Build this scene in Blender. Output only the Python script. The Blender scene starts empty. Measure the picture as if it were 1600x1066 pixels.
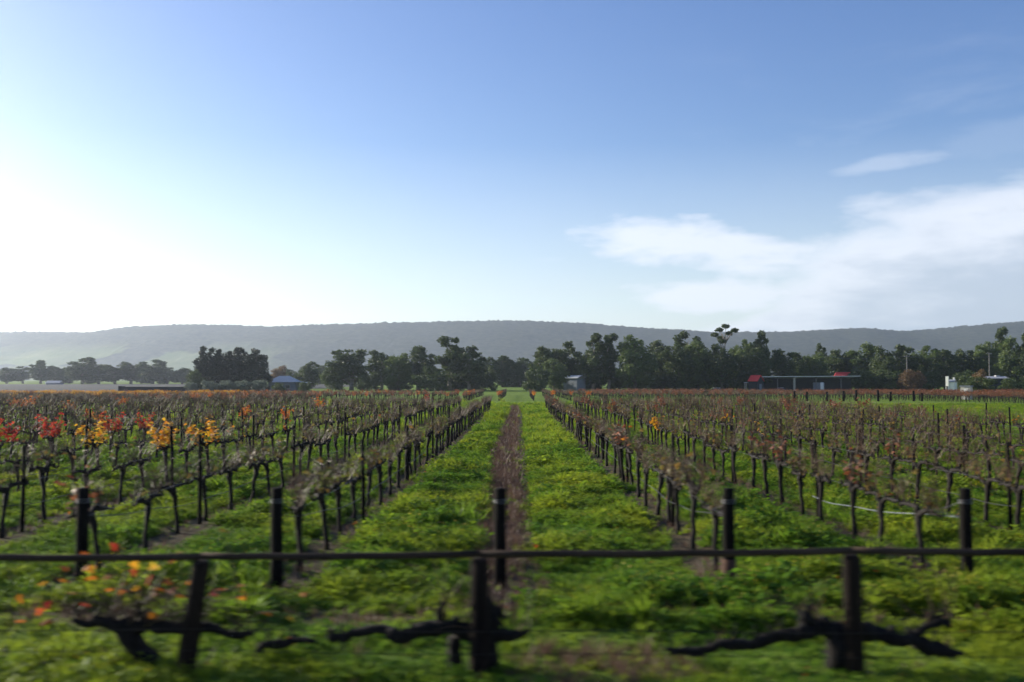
import bpy, math, random
import numpy as np
from mathutils import Vector, Euler

R = math.radians
rng = np.random.default_rng(7)
random.seed(7)
S = bpy.context.scene
COL = S.collection

# ------------------------------------------------------------------ camera
CAM_H = 2.7
FPX = 1570.0            # focal length in photograph pixels (1600 wide)
cam_d = bpy.data.cameras.new('camera')
cam = bpy.data.objects.new('camera', cam_d)
COL.objects.link(cam)
cam.location = (0, 0, CAM_H)
cam.rotation_euler = (R(90 + 2.45), 0, R(0.44))
cam_d.sensor_width = 36
cam_d.lens = 36 * FPX / 1600
cam_d.clip_start = 0.1
cam_d.clip_end = 30000
cam_d.dof.use_dof = True
cam_d.dof.focus_distance = 60
cam_d.dof.aperture_fstop = 0.9
cam_d.dof.aperture_ratio = 0.42
S.camera = cam

# ------------------------------------------------------------------ sky, sun, exposure
SUN_AZ, SUN_EL = R(-61), R(17)
sun_dir = Vector((math.sin(SUN_AZ) * math.cos(SUN_EL), math.cos(SUN_AZ) * math.cos(SUN_EL), math.sin(SUN_EL)))
W = bpy.data.worlds.new('World')
S.world = W
W.use_nodes = True
SKY_STRENGTH = 0.096
sun_d = bpy.data.lights.new('sun', 'SUN')
sun_d.energy = 5.0
sun_d.angle = R(0.53)
sun_d.color = (1.0, 0.93, 0.80)
sun = bpy.data.objects.new('sun', sun_d)
COL.objects.link(sun)
sun.rotation_euler = sun_dir.to_track_quat('Z', 'Y').to_euler()
S.view_settings.view_transform = 'Standard'
S.view_settings.look = 'None'
S.view_settings.gamma = 1
S.view_settings.use_curve_mapping = False
S.view_settings.exposure = 0.9
S.render.engine = 'CYCLES'
S.cycles.use_denoising = True
S.cycles.max_bounces = 8
S.cycles.diffuse_bounces = 3
S.cycles.transmission_bounces = 4
S.cycles.volume_bounces = 1
S.cycles.sample_clamp_indirect = 6


class NT:
    """small helper to build node trees"""
    def __init__(self, tree):
        self.t = tree
        tree.nodes.clear()

    def n(self, kind, inputs=None, **props):
        nd = self.t.nodes.new(kind)
        for k, v in props.items():
            setattr(nd, k, v)
        for k, v in (inputs or {}).items():
            s = nd.inputs[k]
            if hasattr(v, 'is_output') or isinstance(v, bpy.types.NodeSocket):
                self.t.links.new(v, s)
            else:
                s.default_value = v
        return nd

    def m(self, op, a, b=None, c=None, clamp=False):
        ins = {0: a}
        if b is not None:
            ins[1] = b
        if c is not None:
            ins[2] = c
        nd = self.n('ShaderNodeMath', ins, operation=op)
        nd.use_clamp = clamp
        return nd.outputs[0]

    def mix(self, f, a, b):
        nd = self.t.nodes.new('ShaderNodeMix')
        nd.data_type = 'RGBA'
        for s, v in ((nd.inputs[0], f), (nd.inputs[6], a), (nd.inputs[7], b)):
            if isinstance(v, bpy.types.NodeSocket):
                self.t.links.new(v, s)
            elif isinstance(v, (tuple, list)):
                s.default_value = (*v[:3], 1)
            else:
                s.default_value = v
        return nd.outputs[2]

    def ramp(self, f, lo, hi, smooth=True):
        nd = self.n('ShaderNodeMapRange', {0: f, 1: lo, 2: hi, 3: 0.0, 4: 1.0})
        nd.clamp = True
        if smooth:
            nd.interpolation_type = 'SMOOTHSTEP'
        return nd.outputs[0]

    def noise(self, vec, scale, detail=4, rough=0.55, dist=0.0):
        nd = self.n('ShaderNodeTexNoise', {'Scale': scale, 'Detail': detail, 'Roughness': rough, 'Distortion': dist})
        if vec is not None:
            self.t.links.new(vec, nd.inputs['Vector'])
        return nd.outputs['Fac']


def build_sky():
    t = NT(W.node_tree)
    sky = t.n('ShaderNodeTexSky', sky_type='NISHITA')
    sky.sun_disc = False
    sky.sun_elevation = SUN_EL
    sky.sun_rotation = SUN_AZ
    sky.altitude = 30
    sky.air_density = 1.0
    sky.dust_density = 0.8
    sky.ozone_density = 2.2
    tc = t.n('ShaderNodeTexCoord')
    sep = t.n('ShaderNodeSeparateXYZ', {0: tc.outputs['Generated']})
    x, y, z = sep.outputs
    az = t.m('ARCTAN2', x, y)                               # 0 = ahead, + = to the right
    rad = t.m('SQRT', t.m('ADD', t.m('MULTIPLY', x, x), t.m('MULTIPLY', y, y)))
    el = t.m('DIVIDE', z, t.m('MAXIMUM', rad, 0.02))        # tangent of the elevation
    # height of the cloud bank's top round the horizon
    tt = t.m('DIVIDE', t.m('ADD', az, math.pi), 2 * math.pi)
    fc = t.n('ShaderNodeFloatCurve', {'Value': tt})
    cu = fc.mapping.curves[0]

    def T(a):
        return (a + math.pi) / (2 * math.pi)
    pts = [(0, .30), (T(-2.4), .15), (T(-1.6), .08), (T(-0.6), .0), (T(0.0), .035), (T(0.06), .065), (T(0.16), .085), (T(0.25), .13),
           (T(0.33), .178), (T(0.42), .205), (T(0.48), .222), (T(0.8), .26), (T(1.4), .30), (T(2.2), .36), (1, .30)]
    cu.points[0].location = pts[0]
    cu.points[1].location = pts[-1]
    for p in pts[1:-1]:
        cu.points.new(*p)
    for p in cu.points:
        p.handle_type = 'AUTO_CLAMPED'
    fc.mapping.update()
    top = fc.outputs[0]
    vec = t.n('ShaderNodeCombineXYZ', {0: t.m('MULTIPLY', az, 3.2), 1: t.m('MULTIPLY', el, 11.0), 2: 0.0}).outputs[0]
    n1 = t.noise(vec, 1.6, 7, 0.56, 0.3)
    n2 = t.noise(vec, 4.5, 6, 0.6, 0.2)
    edge = t.m('ADD', t.m('MULTIPLY', t.m('SUBTRACT', n1, 0.5), 0.13), t.m('MULTIPLY', t.m('SUBTRACT', n2, 0.5), 0.05))
    depth = t.m('SUBTRACT', t.m('ADD', top, edge), el)
    bank = t.ramp(depth, -0.004, 0.06)
    # a tongue of cloud that reaches out to the left of the bank
    def blob(a0, e0, ra, re, tilt=0.0):
        da = t.m('DIVIDE', t.m('SUBTRACT', az, a0), ra)
        de = t.m('DIVIDE', t.m('SUBTRACT', t.m('ADD', el, t.m('MULTIPLY', t.m('SUBTRACT', az, a0), tilt)), e0), re)
        d = t.m('SQRT', t.m('ADD', t.m('MULTIPLY', da, da), t.m('MULTIPLY', de, de)))
        d = t.m('ADD', d, t.m('ADD', t.m('MULTIPLY', t.m('SUBTRACT', n1, 0.5), 1.5), t.m('MULTIPLY', t.m('SUBTRACT', n2, 0.5), 1.5)))
        return t.ramp(d, 1.12, 0.25)
    tongue = blob(0.205, 0.132, 0.195, 0.032, 0.13)
    wisp1 = blob(0.345, 0.207, 0.06, 0.012, -0.12)
    wisp2 = blob(0.46, 0.222, 0.09, 0.022, -0.1)
    puff = blob(0.20, 0.087, 0.13, 0.020, 0.0)
    puff2 = blob(0.03, 0.124, 0.03, 0.005, 0.0)
    veil = t.m('MULTIPLY', t.ramp(n1, 0.48, 0.78), t.m('MULTIPLY', t.ramp(el, 0.42, 0.16), t.ramp(az, 0.05, 0.5)))
    m = t.m('MAXIMUM', bank, t.m('MULTIPLY', tongue, 0.95))
    m = t.m('MAXIMUM', m, t.m('MULTIPLY', wisp1, 0.35))
    m = t.m('MAXIMUM', m, t.m('MULTIPLY', wisp2, 0.12))
    m = t.m('MAXIMUM', m, t.m('MULTIPLY', puff, 0.95))
    m = t.m('MAXIMUM', m, t.m('MULTIPLY', puff2, 0.35))
    m = t.m('MAXIMUM', m, t.m('MULTIPLY', veil, 0.35))
    low_veil = t.m('MULTIPLY', t.ramp(el, 0.24, 0.01, False), t.m('ADD', 0.45, t.m('MULTIPLY', n1, 0.3)))
    m = t.m('MAXIMUM', m, low_veil)
    m = t.m('MULTIPLY', m, 0.86)
    # the cloud: bright where thin, greyer in its thick lower body
    body = t.ramp(t.m('ADD', depth, t.m('MULTIPLY', t.m('SUBTRACT', n2, 0.5), 0.10)), 0.035, 0.14)
    ccol = t.mix(body, (5.7, 5.95, 6.5), (3.35, 3.85, 4.65))
    hs = t.n('ShaderNodeHueSaturation', {'Color': sky.outputs[0], 'Saturation': 1.24, 'Hue': 0.517})
    out = t.mix(m, hs.outputs[0], ccol)
    bg = t.n('ShaderNodeBackground', {'Color': out, 'Strength': SKY_STRENGTH})
    t.n('ShaderNodeOutputWorld', {'Surface': bg.outputs[0]})


build_sky()


# ------------------------------------------------------------------ helpers
def tag(o, label=None, cat=None, group=None, kind=None):
    if label:
        o['label'] = label
    if cat:
        o['category'] = cat
    if group:
        o['group'] = group
    if kind:
        o['kind'] = kind
    return o


def empty(name, loc=(0, 0, 0), rz=0.0, scale=1.0):
    o = bpy.data.objects.new(name, None)
    o.empty_display_size = 0.2
    COL.objects.link(o)
    o.location = loc
    o.rotation_euler = (0, 0, rz)
    o.scale = (scale,) * 3 if not isinstance(scale, tuple) else scale
    return o


def link(name, me, parent=None, loc=(0, 0, 0), rot=(0, 0, 0), scale=(1, 1, 1)):
    o = bpy.data.objects.new(name, me)
    COL.objects.link(o)
    if parent is not None:
        o.parent = parent
    o.location = loc
    o.rotation_euler = rot
    o.scale = scale
    return o


class MB:
    """collects shapes and makes one mesh of them"""
    def __init__(self):
        self.v, self.f, self.mi = [], [], []

    def add(self, verts, faces, mi=0):
        b = len(self.v)
        self.v.extend([tuple(map(float, p)) for p in verts])
        self.f.extend([tuple(b + i for i in q) for q in faces])
        self.mi.extend([mi] * len(faces))

    def tube(self, pts, radii, sides=6, mi=0, cap=True, knob=0.0):
        pts = [Vector(p) for p in pts]
        n = len(pts)
        if not isinstance(radii, (list, tuple)):
            radii = [radii] * n
        verts, faces = [], []
        ref = Vector((0.31, 0.17, 0.93))
        for i, p in enumerate(pts):
            d = (pts[min(i + 1, n - 1)] - pts[max(i - 1, 0)]).normalized()
            r0 = ref if abs(d.dot(ref)) < 0.9 else Vector((1, 0, 0))
            a = d.cross(r0).normalized()
            b = d.cross(a).normalized()
            for k in range(sides):
                an = 2 * math.pi * k / sides
                rr = radii[i] * (1 + knob * random.uniform(-1, 1))
                verts.append(p + a * math.cos(an) * rr + b * math.sin(an) * rr)
        for i in range(n - 1):
            for k in range(sides):
                k2 = (k + 1) % sides
                faces.append((i * sides + k, i * sides + k2, (i + 1) * sides + k2, (i + 1) * sides + k))
        if cap:
            faces.append(tuple(range(sides - 1, -1, -1)))
            faces.append(tuple((n - 1) * sides + k for k in range(sides)))
        self.add(verts, faces, mi)

    def box(self, x0, x1, y0, y1, z0, z1, mi=0):
        v = [(x0, y0, z0), (x1, y0, z0), (x1, y1, z0), (x0, y1, z0), (x0, y0, z1), (x1, y0, z1), (x1, y1, z1), (x0, y1, z1)]
        f = [(3, 2, 1, 0), (4, 5, 6, 7), (0, 1, 5, 4), (1, 2, 6, 5), (2, 3, 7, 6), (3, 0, 4, 7)]
        self.add(v, f, mi)

    def mesh(self, name, mats, smooth=False):
        me = bpy.data.meshes.new(name)
        me.from_pydata(self.v, [], self.f)
        for m in (mats if isinstance(mats, (list, tuple)) else [mats]):
            me.materials.append(m)
        if len(set(self.mi)) > 1:
            me.polygons.foreach_set('material_index', self.mi)
        if smooth:
            me.polygons.foreach_set('use_smooth', [True] * len(me.polygons))
        me.update()
        return me


def np_mesh(name, verts, faces, mats, smooth=False):
    me = bpy.data.meshes.new(name)
    me.from_pydata(verts.tolist(), [], faces.tolist())
    for m in (mats if isinstance(mats, (list, tuple)) else [mats]):
        me.materials.append(m)
    if smooth:
        me.polygons.foreach_set('use_smooth', [True] * len(me.polygons))
    me.update()
    return me


_perm = rng.random((64, 64))


def vnoise(x, y):
    """smooth value noise in 0..1"""
    x = np.asarray(x, float)
    y = np.asarray(y, float)
    xi, yi = np.floor(x).astype(int), np.floor(y).astype(int)
    fx, fy = x - xi, y - yi
    fx = fx * fx * (3 - 2 * fx)
    fy = fy * fy * (3 - 2 * fy)
    g = lambda i, j: _perm[i % 64, j % 64]
    return (g(xi, yi) * (1 - fx) + g(xi + 1, yi) * fx) * (1 - fy) + (g(xi, yi + 1) * (1 - fx) + g(xi + 1, yi + 1) * fx) * fy


def fbm(x, y, o=4):
    s, a, t = 0, 1, 0
    for i in range(o):
        s = s + a * vnoise(x * 2 ** i + 17 * i, y * 2 ** i + 5 * i)
        t += a
        a *= 0.5
    return s / t


def wx(px, d):
    return (px - 812) / FPX * d


def wz(py, d):
    return CAM_H - (py - 601) / FPX * d


# ------------------------------------------------------------------ materials
def new_mat(name):
    m = bpy.data.materials.new(name)
    m.use_nodes = True
    return m, NT(m.node_tree)


def solid(name, c1, c2=None, rough=0.8, scale=6.0, bump=0.0, metal=0.0, stretch=None, spec=0.3):
    m, t = new_mat(name)
    tc = t.n('ShaderNodeTexCoord')
    v = tc.outputs['Object']
    if stretch:
        mp = t.n('ShaderNodeMapping', {'Vector': v})
        mp.inputs['Scale'].default_value = stretch
        v = mp.outputs[0]
    n = t.noise(v, scale, 6, 0.62)
    col = t.mix(t.ramp(n, 0.3, 0.7), c1, c2 or tuple(c * 0.7 for c in c1))
    b = t.n('ShaderNodeBsdfPrincipled', {'Base Color': col, 'Roughness': rough, 'Metallic': metal, 'Specular IOR Level': spec})
    if bump:
        bp = t.n('ShaderNodeBump', {'Height': n, 'Strength': bump, 'Distance': 0.02})
        t.t.links.new(bp.outputs[0], b.inputs['Normal'])
    t.n('ShaderNodeOutputMaterial', {'Surface': b.outputs[0]})
    return m


def leafy(name, cols, trans=0.45, patch=0.0, patch_scale=0.2, patch_col=(0, 0, 0), rough=0.55, spec=0.3, island=True):
    """leaf material: colour picked per leaf / per plant, light also comes through the leaf"""
    m, t = new_mat(name)
    oi = t.n('ShaderNodeObjectInfo')
    geo = t.n('ShaderNodeNewGeometry')
    r = oi.outputs['Random']
    if island:
        r = t.m('FRACT', t.m('ADD', t.m('MULTIPLY', geo.outputs['Random Per Island'], 0.2 if patch else 0.8), t.m('MULTIPLY', r, 0.8 if patch else 0.6)))
    cr = t.n('ShaderNodeValToRGB', {0: r})
    e = cr.color_ramp.elements
    e[0].position, e[0].color = 0.0, (*cols[0], 1)
    e[1].position, e[1].color = 1.0, (*cols[-1], 1)
    for i, c in enumerate(cols[1:-1]):
        q = e.new((i + 1) / (len(cols) - 1))
        q.color = (*c, 1)
    col = cr.outputs[0]
    if patch:
        n = t.noise(geo.outputs['Position'], patch_scale, 3, 0.55)
        col = t.mix(t.m('MULTIPLY', t.ramp(n, 0.42, 0.66), patch), col, patch_col)
    b = t.n('ShaderNodeBsdfPrincipled', {'Base Color': col, 'Roughness': rough, 'Specular IOR Level': spec})
    tr = t.n('ShaderNodeBsdfTranslucent', {'Color': col})
    mx = t.n('ShaderNodeMixShader', {0: trans, 1: b.outputs[0], 2: tr.outputs[0]})
    t.n('ShaderNodeOutputMaterial', {'Surface': mx.outputs[0]})
    return m


M = {}
M['bark'] = solid('vine_bark', (0.018, 0.013, 0.010), (0.008, 0.006, 0.005), 0.9, 22, 0.6, stretch=(1, 1, 0.25))
M['cane'] = leafy('vine_cane', [(0.105, 0.056, 0.036), (0.125, 0.074, 0.040), (0.085, 0.050, 0.036), (0.125, 0.095, 0.042)], 0.10)
M['old_bark'] = solid('old_vine_bark', (0.014, 0.011, 0.009), (0.005, 0.004, 0.004), 0.95, 26, 0.9, stretch=(1, 1, 0.3))
M['post'] = solid('black_post_timber', (0.011, 0.009, 0.008), (0.004, 0.0035, 0.003), 0.9, 14, 0.9, stretch=(1, 1, 0.06), spec=0.1)
M['postbase'] = solid('stained_post_foot', (0.11, 0.055, 0.032), (0.045, 0.024, 0.016), 0.9, 14, 0.6)
M['wood'] = solid('weathered_rail_timber', (0.085, 0.058, 0.042), (0.030, 0.022, 0.018), 0.85, 14, 0.9, stretch=(0.06, 1, 1), spec=0.08)
M['fencepost'] = solid('fence_post_timber', (0.026, 0.018, 0.013), (0.007, 0.005, 0.005), 0.9, 12, 1.0, stretch=(1, 1, 0.07), spec=0.1)
M['wire'] = solid('galvanised_wire', (0.20, 0.205, 0.21), (0.14, 0.14, 0.145), 0.5, 40, 0, 0.8)
M['rust'] = solid('dark_wire', (0.03, 0.025, 0.022), None, 0.6, 40, 0, 0.4)
M['hose'] = solid('pale_drip_hose', (0.24, 0.26, 0.27), (0.15, 0.165, 0.18), 0.5, 10)
M['hosedark'] = solid('dark_drip_hose', (0.035, 0.035, 0.036), None, 0.5, 10)
M['gold'] = leafy('golden_vine_leaf', [(0.52, 0.25, 0.018), (0.62, 0.36, 0.025), (0.50, 0.17, 0.014), (0.60, 0.42, 0.05)], 0.5)
M['red'] = leafy('red_vine_leaf', [(0.36, 0.030, 0.022), (0.48, 0.06, 0.028), (0.24, 0.020, 0.022), (0.50, 0.11, 0.03)], 0.5)
M['orange'] = leafy('orange_vine_leaf', [(0.46, 0.12, 0.02), (0.42, 0.08, 0.018), (0.50, 0.19, 0.02), (0.30, 0.06, 0.02)], 0.5)
M['russet'] = leafy('russet_vine_leaf', [(0.22, 0.072, 0.034), (0.26, 0.110, 0.042), (0.17, 0.055, 0.032), (0.28, 0.090, 0.036)], 0.4)
M['dull'] = leafy('fading_vine_leaf', [(0.16, 0.13, 0.035), (0.13, 0.115, 0.035), (0.18, 0.105, 0.03), (0.11, 0.11, 0.03)], 0.5)
M['weed'] = leafy('weed_leaf', [(0.050, 0.125, 0.016), (0.130, 0.260, 0.020), (0.090, 0.190, 0.020), (0.200, 0.310, 0.024)], 0.55,
                  0.75, 0.30, (0.29, 0.34, 0.022), spec=0.12)
M['blade'] = leafy('grass_blade', [(0.12, 0.22, 0.020), (0.16, 0.27, 0.022), (0.10, 0.18, 0.020), (0.21, 0.30, 0.028)], 0.55,
                   0.75, 0.30, (0.31, 0.35, 0.025), spec=0.12)
M['flower'] = leafy('yellow_weed_flower', [(0.62, 0.50, 0.03), (0.55, 0.42, 0.02)], 0.4)
M['dry'] = leafy('dry_stalk', [(0.15, 0.085, 0.055), (0.20, 0.125, 0.08), (0.11, 0.06, 0.045)], 0.25)
M['gum'] = leafy('gum_leaf', [(0.052, 0.082, 0.022), (0.076, 0.108, 0.028), (0.040, 0.064, 0.020), (0.095, 0.118, 0.034)], 0.30)
M['gumlight'] = leafy('pale_gum_leaf', [(0.090, 0.132, 0.032), (0.115, 0.155, 0.040), (0.072, 0.110, 0.030)], 0.33)
M['pine'] = leafy('pine_needle', [(0.022, 0.034, 0.018), (0.032, 0.044, 0.020), (0.017, 0.027, 0.016)], 0.1)
M['olive'] = leafy('olive_leaf', [(0.150, 0.185, 0.130), (0.180, 0.215, 0.150), (0.120, 0.155, 0.105)], 0.3)
M['bushgreen'] = leafy('bush_leaf', [(0.066, 0.098, 0.028), (0.085, 0.118, 0.034), (0.052, 0.078, 0.026)], 0.3)
M['autumn'] = leafy('autumn_tree_leaf', [(0.16, 0.10, 0.05), (0.20, 0.12, 0.05), (0.12, 0.08, 0.04)], 0.3)
M['treebark'] = solid('tree_bark', (0.16, 0.135, 0.11), (0.08, 0.065, 0.05), 0.9, 3, 0.3, stretch=(1, 1, 0.3))
M['palebark'] = solid('pale_gum_bark', (0.32, 0.29, 0.25), (0.17, 0.15, 0.12), 0.85, 3, 0.3, stretch=(1, 1, 0.3))

ROW0, ROWS = -0.15, 2.98


def rowx(k):
    return ROW0 + ROWS * k


def build_ground_mat():
    m, t = new_mat('vineyard_ground')
    geo = t.n('ShaderNodeNewGeometry')
    pos = geo.outputs['Position']
    sep = t.n('ShaderNodeSeparateXYZ', {0: pos})
    x, y, z = sep.outputs
    n1 = t.noise(pos, 0.22, 5, 0.6)
    n2 = t.noise(pos, 2.6, 6, 0.65)
    n3 = t.noise(pos, 11.0, 5, 0.7)
    g = t.mix(t.ramp(n2, 0.3, 0.7), (0.070, 0.125, 0.015), (0.140, 0.215, 0.022))
    g = t.mix(t.m('MULTIPLY', t.ramp(n1, 0.4, 0.65), 0.6), g, (0.19, 0.26, 0.026))
    soil = t.mix(t.ramp(n3, 0.3, 0.7), (0.066, 0.042, 0.030), (0.108, 0.072, 0.050))
    # bare strips under the vine rows, the wide one down the middle, and the cross track at their near end
    u = t.m('DIVIDE', t.m('SUBTRACT', x, ROW0), ROWS)
    k = t.m('ROUND', u)
    dist = t.m('ABSOLUTE', t.m('MULTIPLY', t.m('SUBTRACT', u, k), ROWS))
    wob = t.m('MULTIPLY', t.m('SUBTRACT', n2, 0.5), 0.9)
    s1 = t.ramp(t.m('ADD', dist, wob), 0.62, 0.28)
    inrow = t.m('MULTIPLY', t.ramp(y, 12.0, 13.5), t.m('MULTIPLY', t.ramp(y, 108.0, 106.0), t.ramp(x, 26.0, 25.0)))
    s1 = t.m('MULTIPLY', s1, inrow)
    away = t.ramp(y, 14.0, 40.0)
    mid = t.ramp(t.m('SUBTRACT', t.m('ADD', t.m('ABSOLUTE', t.m('ADD', x, t.m('MULTIPLY_ADD', away, 0.33, 0.27))), t.m('MULTIPLY', wob, 0.5)), t.m('MULTIPLY', away, 0.14)), 0.54, 0.26)
    mid = t.m('MULTIPLY', mid, t.m('MULTIPLY', t.ramp(y, 11.0, 12.5), t.ramp(y, 128.0, 118.0)))
    trk = t.ramp(t.m('ADD', t.m('ABSOLUTE', t.m('SUBTRACT', y, 11.8)), t.m('MULTIPLY', wob, 0.9)), 0.70, 0.25)
    bare = t.m('MAXIMUM', t.m('MULTIPLY', s1, 0.9), t.m('MAXIMUM', mid, t.m('MULTIPLY', trk, 0.85)))
    # a bare grey paddock beyond the vines on the left
    pad = t.m('MULTIPLY', t.ramp(t.m('ADD', y, t.m('MULTIPLY', n1, 30)), 215.0, 225.0), t.m('MULTIPLY', t.ramp(x, -70.0, -84.0), t.ramp(y, 640.0, 610.0)))
    g = t.mix(pad, g, t.mix(n2, (0.095, 0.085, 0.085), (0.07, 0.075, 0.062)))
    col = t.mix(bare, g, soil)
    bp = t.n('ShaderNodeBump', {'Height': t.m('ADD', n2, t.m('MULTIPLY', n3, 0.5)), 'Strength': 0.9, 'Distance': 0.12})
    b = t.n('ShaderNodeBsdfPrincipled', {'Base Color': col, 'Roughness': 0.95, 'Specular IOR Level': 0.1, 'Normal': bp.outputs[0]})
    t.n('ShaderNodeOutputMaterial', {'Surface': b.outputs[0]})
    return m


M['ground'] = build_ground_mat()


def build_hill_mat():
    m, t = new_mat('wooded_hillside')
    geo = t.n('ShaderNodeNewGeometry')
    pos = geo.outputs['Position']
    sep = t.n('ShaderNodeSeparateXYZ', {0: pos})
    x, y, z = sep.outputs
    n1 = t.noise(pos, 0.010, 6, 0.65)
    n2 = t.noise(pos, 0.055, 5, 0.7)
    n3 = t.noise(pos, 0.0042, 4, 0.5, 0.4)
    wood = t.mix(t.ramp(n2, 0.3, 0.7), (0.022, 0.028, 0.021), (0.082, 0.083, 0.056))
    wood = t.mix(t.m('MULTIPLY', t.ramp(n1, 0.4, 0.7), 0.5), wood, (0.040, 0.046, 0.034))
    past = t.mix(t.ramp(n1, 0.35, 0.65), (0.16, 0.21, 0.07), (0.24, 0.26, 0.10))
    region = t.m('MULTIPLY', t.ramp(x, -620.0, -900.0), t.ramp(z, 150.0, 80.0))
    clear = t.m('MULTIPLY', t.ramp(t.m('ADD', n3, t.m('MULTIPLY', t.m('SUBTRACT', n1, 0.5), 0.25)), 0.44, 0.52), region)
    col = t.mix(clear, wood, past)
    bp = t.n('ShaderNodeBump', {'Height': n2, 'Strength': 0.8, 'Distance': 3.0})
    b = t.n('ShaderNodeBsdfPrincipled', {'Base Color': col, 'Roughness': 1.0, 'Specular IOR Level': 0.0, 'Normal': bp.outputs[0]})
    t.n('ShaderNodeOutputMaterial', {'Surface': b.outputs[0]})
    return m


M['hill'] = build_hill_mat()


# ------------------------------------------------------------------ ground, hills, haze
def ground_height(x, y):
    f = np.clip(1 - (np.hypot(x, y) - 60) / 60, 0, 1)
    far = np.clip((y - 235) / 400, 0, 3)
    return f * ((fbm(x * 0.45, y * 0.45, 3) - 0.5) * 0.16) + far * 2.6


def build_ground():
    pos = [0.0]
    step = 0.6
    while pos[-1] < 6500:
        pos.append(pos[-1] + step)
        if pos[-1] > 26:
            step *= 1.12
    xs = np.array([-p for p in pos[:0:-1]] + pos)
    ys = [-60.0, -30.0, -12.0, 0.0]
    step = 0.5
    while ys[-1] < 5200:
        ys.append(ys[-1] + step)
        if ys[-1] > 45:
            step *= 1.10
    ys = np.array([-600.0, -250.0, -120.0] + ys)
    X, Y = np.meshgrid(xs, ys)
    Z = ground_height(X, Y)
    v = np.stack([X, Y, Z], -1).reshape(-1, 3)
    nx, ny = len(xs), len(ys)
    i = (np.arange(ny - 1)[:, None] * nx + np.arange(nx - 1)[None]).ravel()
    f = np.stack([i, i + 1, i + nx + 1, i + nx], 1)
    o = link('ground', np_mesh('ground', v, f, M['ground'], True))
    tag(o, 'green weedy vineyard ground with bare brown strips under the rows', 'ground', kind='structure')


build_ground()
CREST = [(-1400, 530), (-900, 524), (-500, 516), (-250, 520), (0, 522), (100, 522), (150, 524), (205, 514), (300, 511), (380, 512), (430, 514), (500, 510), (600, 508),
         (700, 506), (780, 504), (850, 506), (900, 508), (950, 512), (1000, 517), (1060, 519), (1110, 523), (1200, 523), (1270, 520), (1330, 516),
         (1360, 519), (1410, 521), (1500, 513), (1560, 508), (1600, 505), (1750, 500), (2000, 506), (2400, 514), (3000, 530)]


def build_hills():
    D = 3600.0
    cx = np.array([wx(p, D) for p, _ in CREST])
    cz = np.array([wz(q, D) for _, q in CREST])
    xs = np.concatenate([np.arange(-5200, -2000, 40), np.arange(-2000, 2000, 6.5), np.arange(2000, 5201, 40)])
    ys = np.concatenate([np.arange(2500, 3450, 24), np.arange(3450, 3640, 8), np.arange(3660, 4300, 60)])
    H = np.interp(xs, cx, cz)
    H = np.convolve(np.pad(H, 6, mode='edge'), np.ones(13) / 13, 'valid')
    X, Y = np.meshgrid(xs, ys)
    u = np.clip((Y - 2560) / (3560 - 2560), 0, 1)
    prof = u * u * (3 - 2 * u)
    back = np.clip((Y - 3600) / 700, 0, 1)
    prof = prof * (1 - 0.8 * back * back)
    rough = (fbm(X * 0.0045, Y * 0.003, 4) - 0.5) * 2
    mid = 4 * u * (1 - u)
    Z = H[None, :] * prof * (1 + 0.12 * rough * mid)
    canopy = (vnoise(X / 10.0, Y / 16.0) - 0.3) * 4.0 + (vnoise(X / 4.0 + 9, Y / 9.0) ** 4) * 7
    Z = Z + canopy * np.clip(prof * 3, 0, 1) * (0.3 + 0.7 * np.clip((prof - 0.9) / 0.08, 0, 1)) - 2.0 * (1 - np.clip(prof * 20, 0, 1))
    v = np.stack([X, Y, Z], -1).reshape(-1, 3)
    nx, ny = len(xs), len(ys)
    i = (np.arange(ny - 1)[:, None] * nx + np.arange(nx - 1)[None]).ravel()
    f = np.stack([i, i + 1, i + nx + 1, i + nx], 1)
    o = link('hills', np_mesh('hills', v, f, M['hill'], True))
    tag(o, 'long wooded range of hazy hills along the horizon', 'hills', kind='structure')


build_hills()

HAZE = 0.000105
mb = MB()
mb.box(-7200, 7200, -900, 5800, -1.2, 300)
hm, t = new_mat('haze_air')
pv = t.n('ShaderNodeVolumePrincipled', {'Color': (0.74, 0.83, 1.0, 1), 'Density': HAZE, 'Anisotropy': 0.55})
t.n('ShaderNodeOutputMaterial', {'Volume': pv.outputs[0]})
tag(link('haze', mb.mesh('haze', hm)), 'thin pale morning haze over the whole valley', 'haze', kind='stuff')


# ------------------------------------------------------------------ trees
def leaf_cards(centres, sizes, gen):
    """one small pointed leaf clump (a bent quad pair) at each centre, randomly turned"""
    n = len(centres)
    a = gen.normal(size=(n, 3))
    a /= np.linalg.norm(a, axis=1, keepdims=True)
    b = gen.normal(size=(n, 3))
    b -= a * (a * b).sum(1, keepdims=True)
    b /= np.linalg.norm(b, axis=1, keepdims=True)
    c = np.cross(a, b)
    s = sizes[:, None]
    v = np.stack([centres - a * s, centres + b * s * 0.55 + c * s * 0.2, centres + a * s, centres - b * s * 0.55 + c * s * 0.2], 1)
    i = np.arange(n)[:, None] * 4
    f = np.concatenate([i + [0, 1, 2], i + [0, 2, 3]], 0)
    return v.reshape(-1, 3), f


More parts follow.
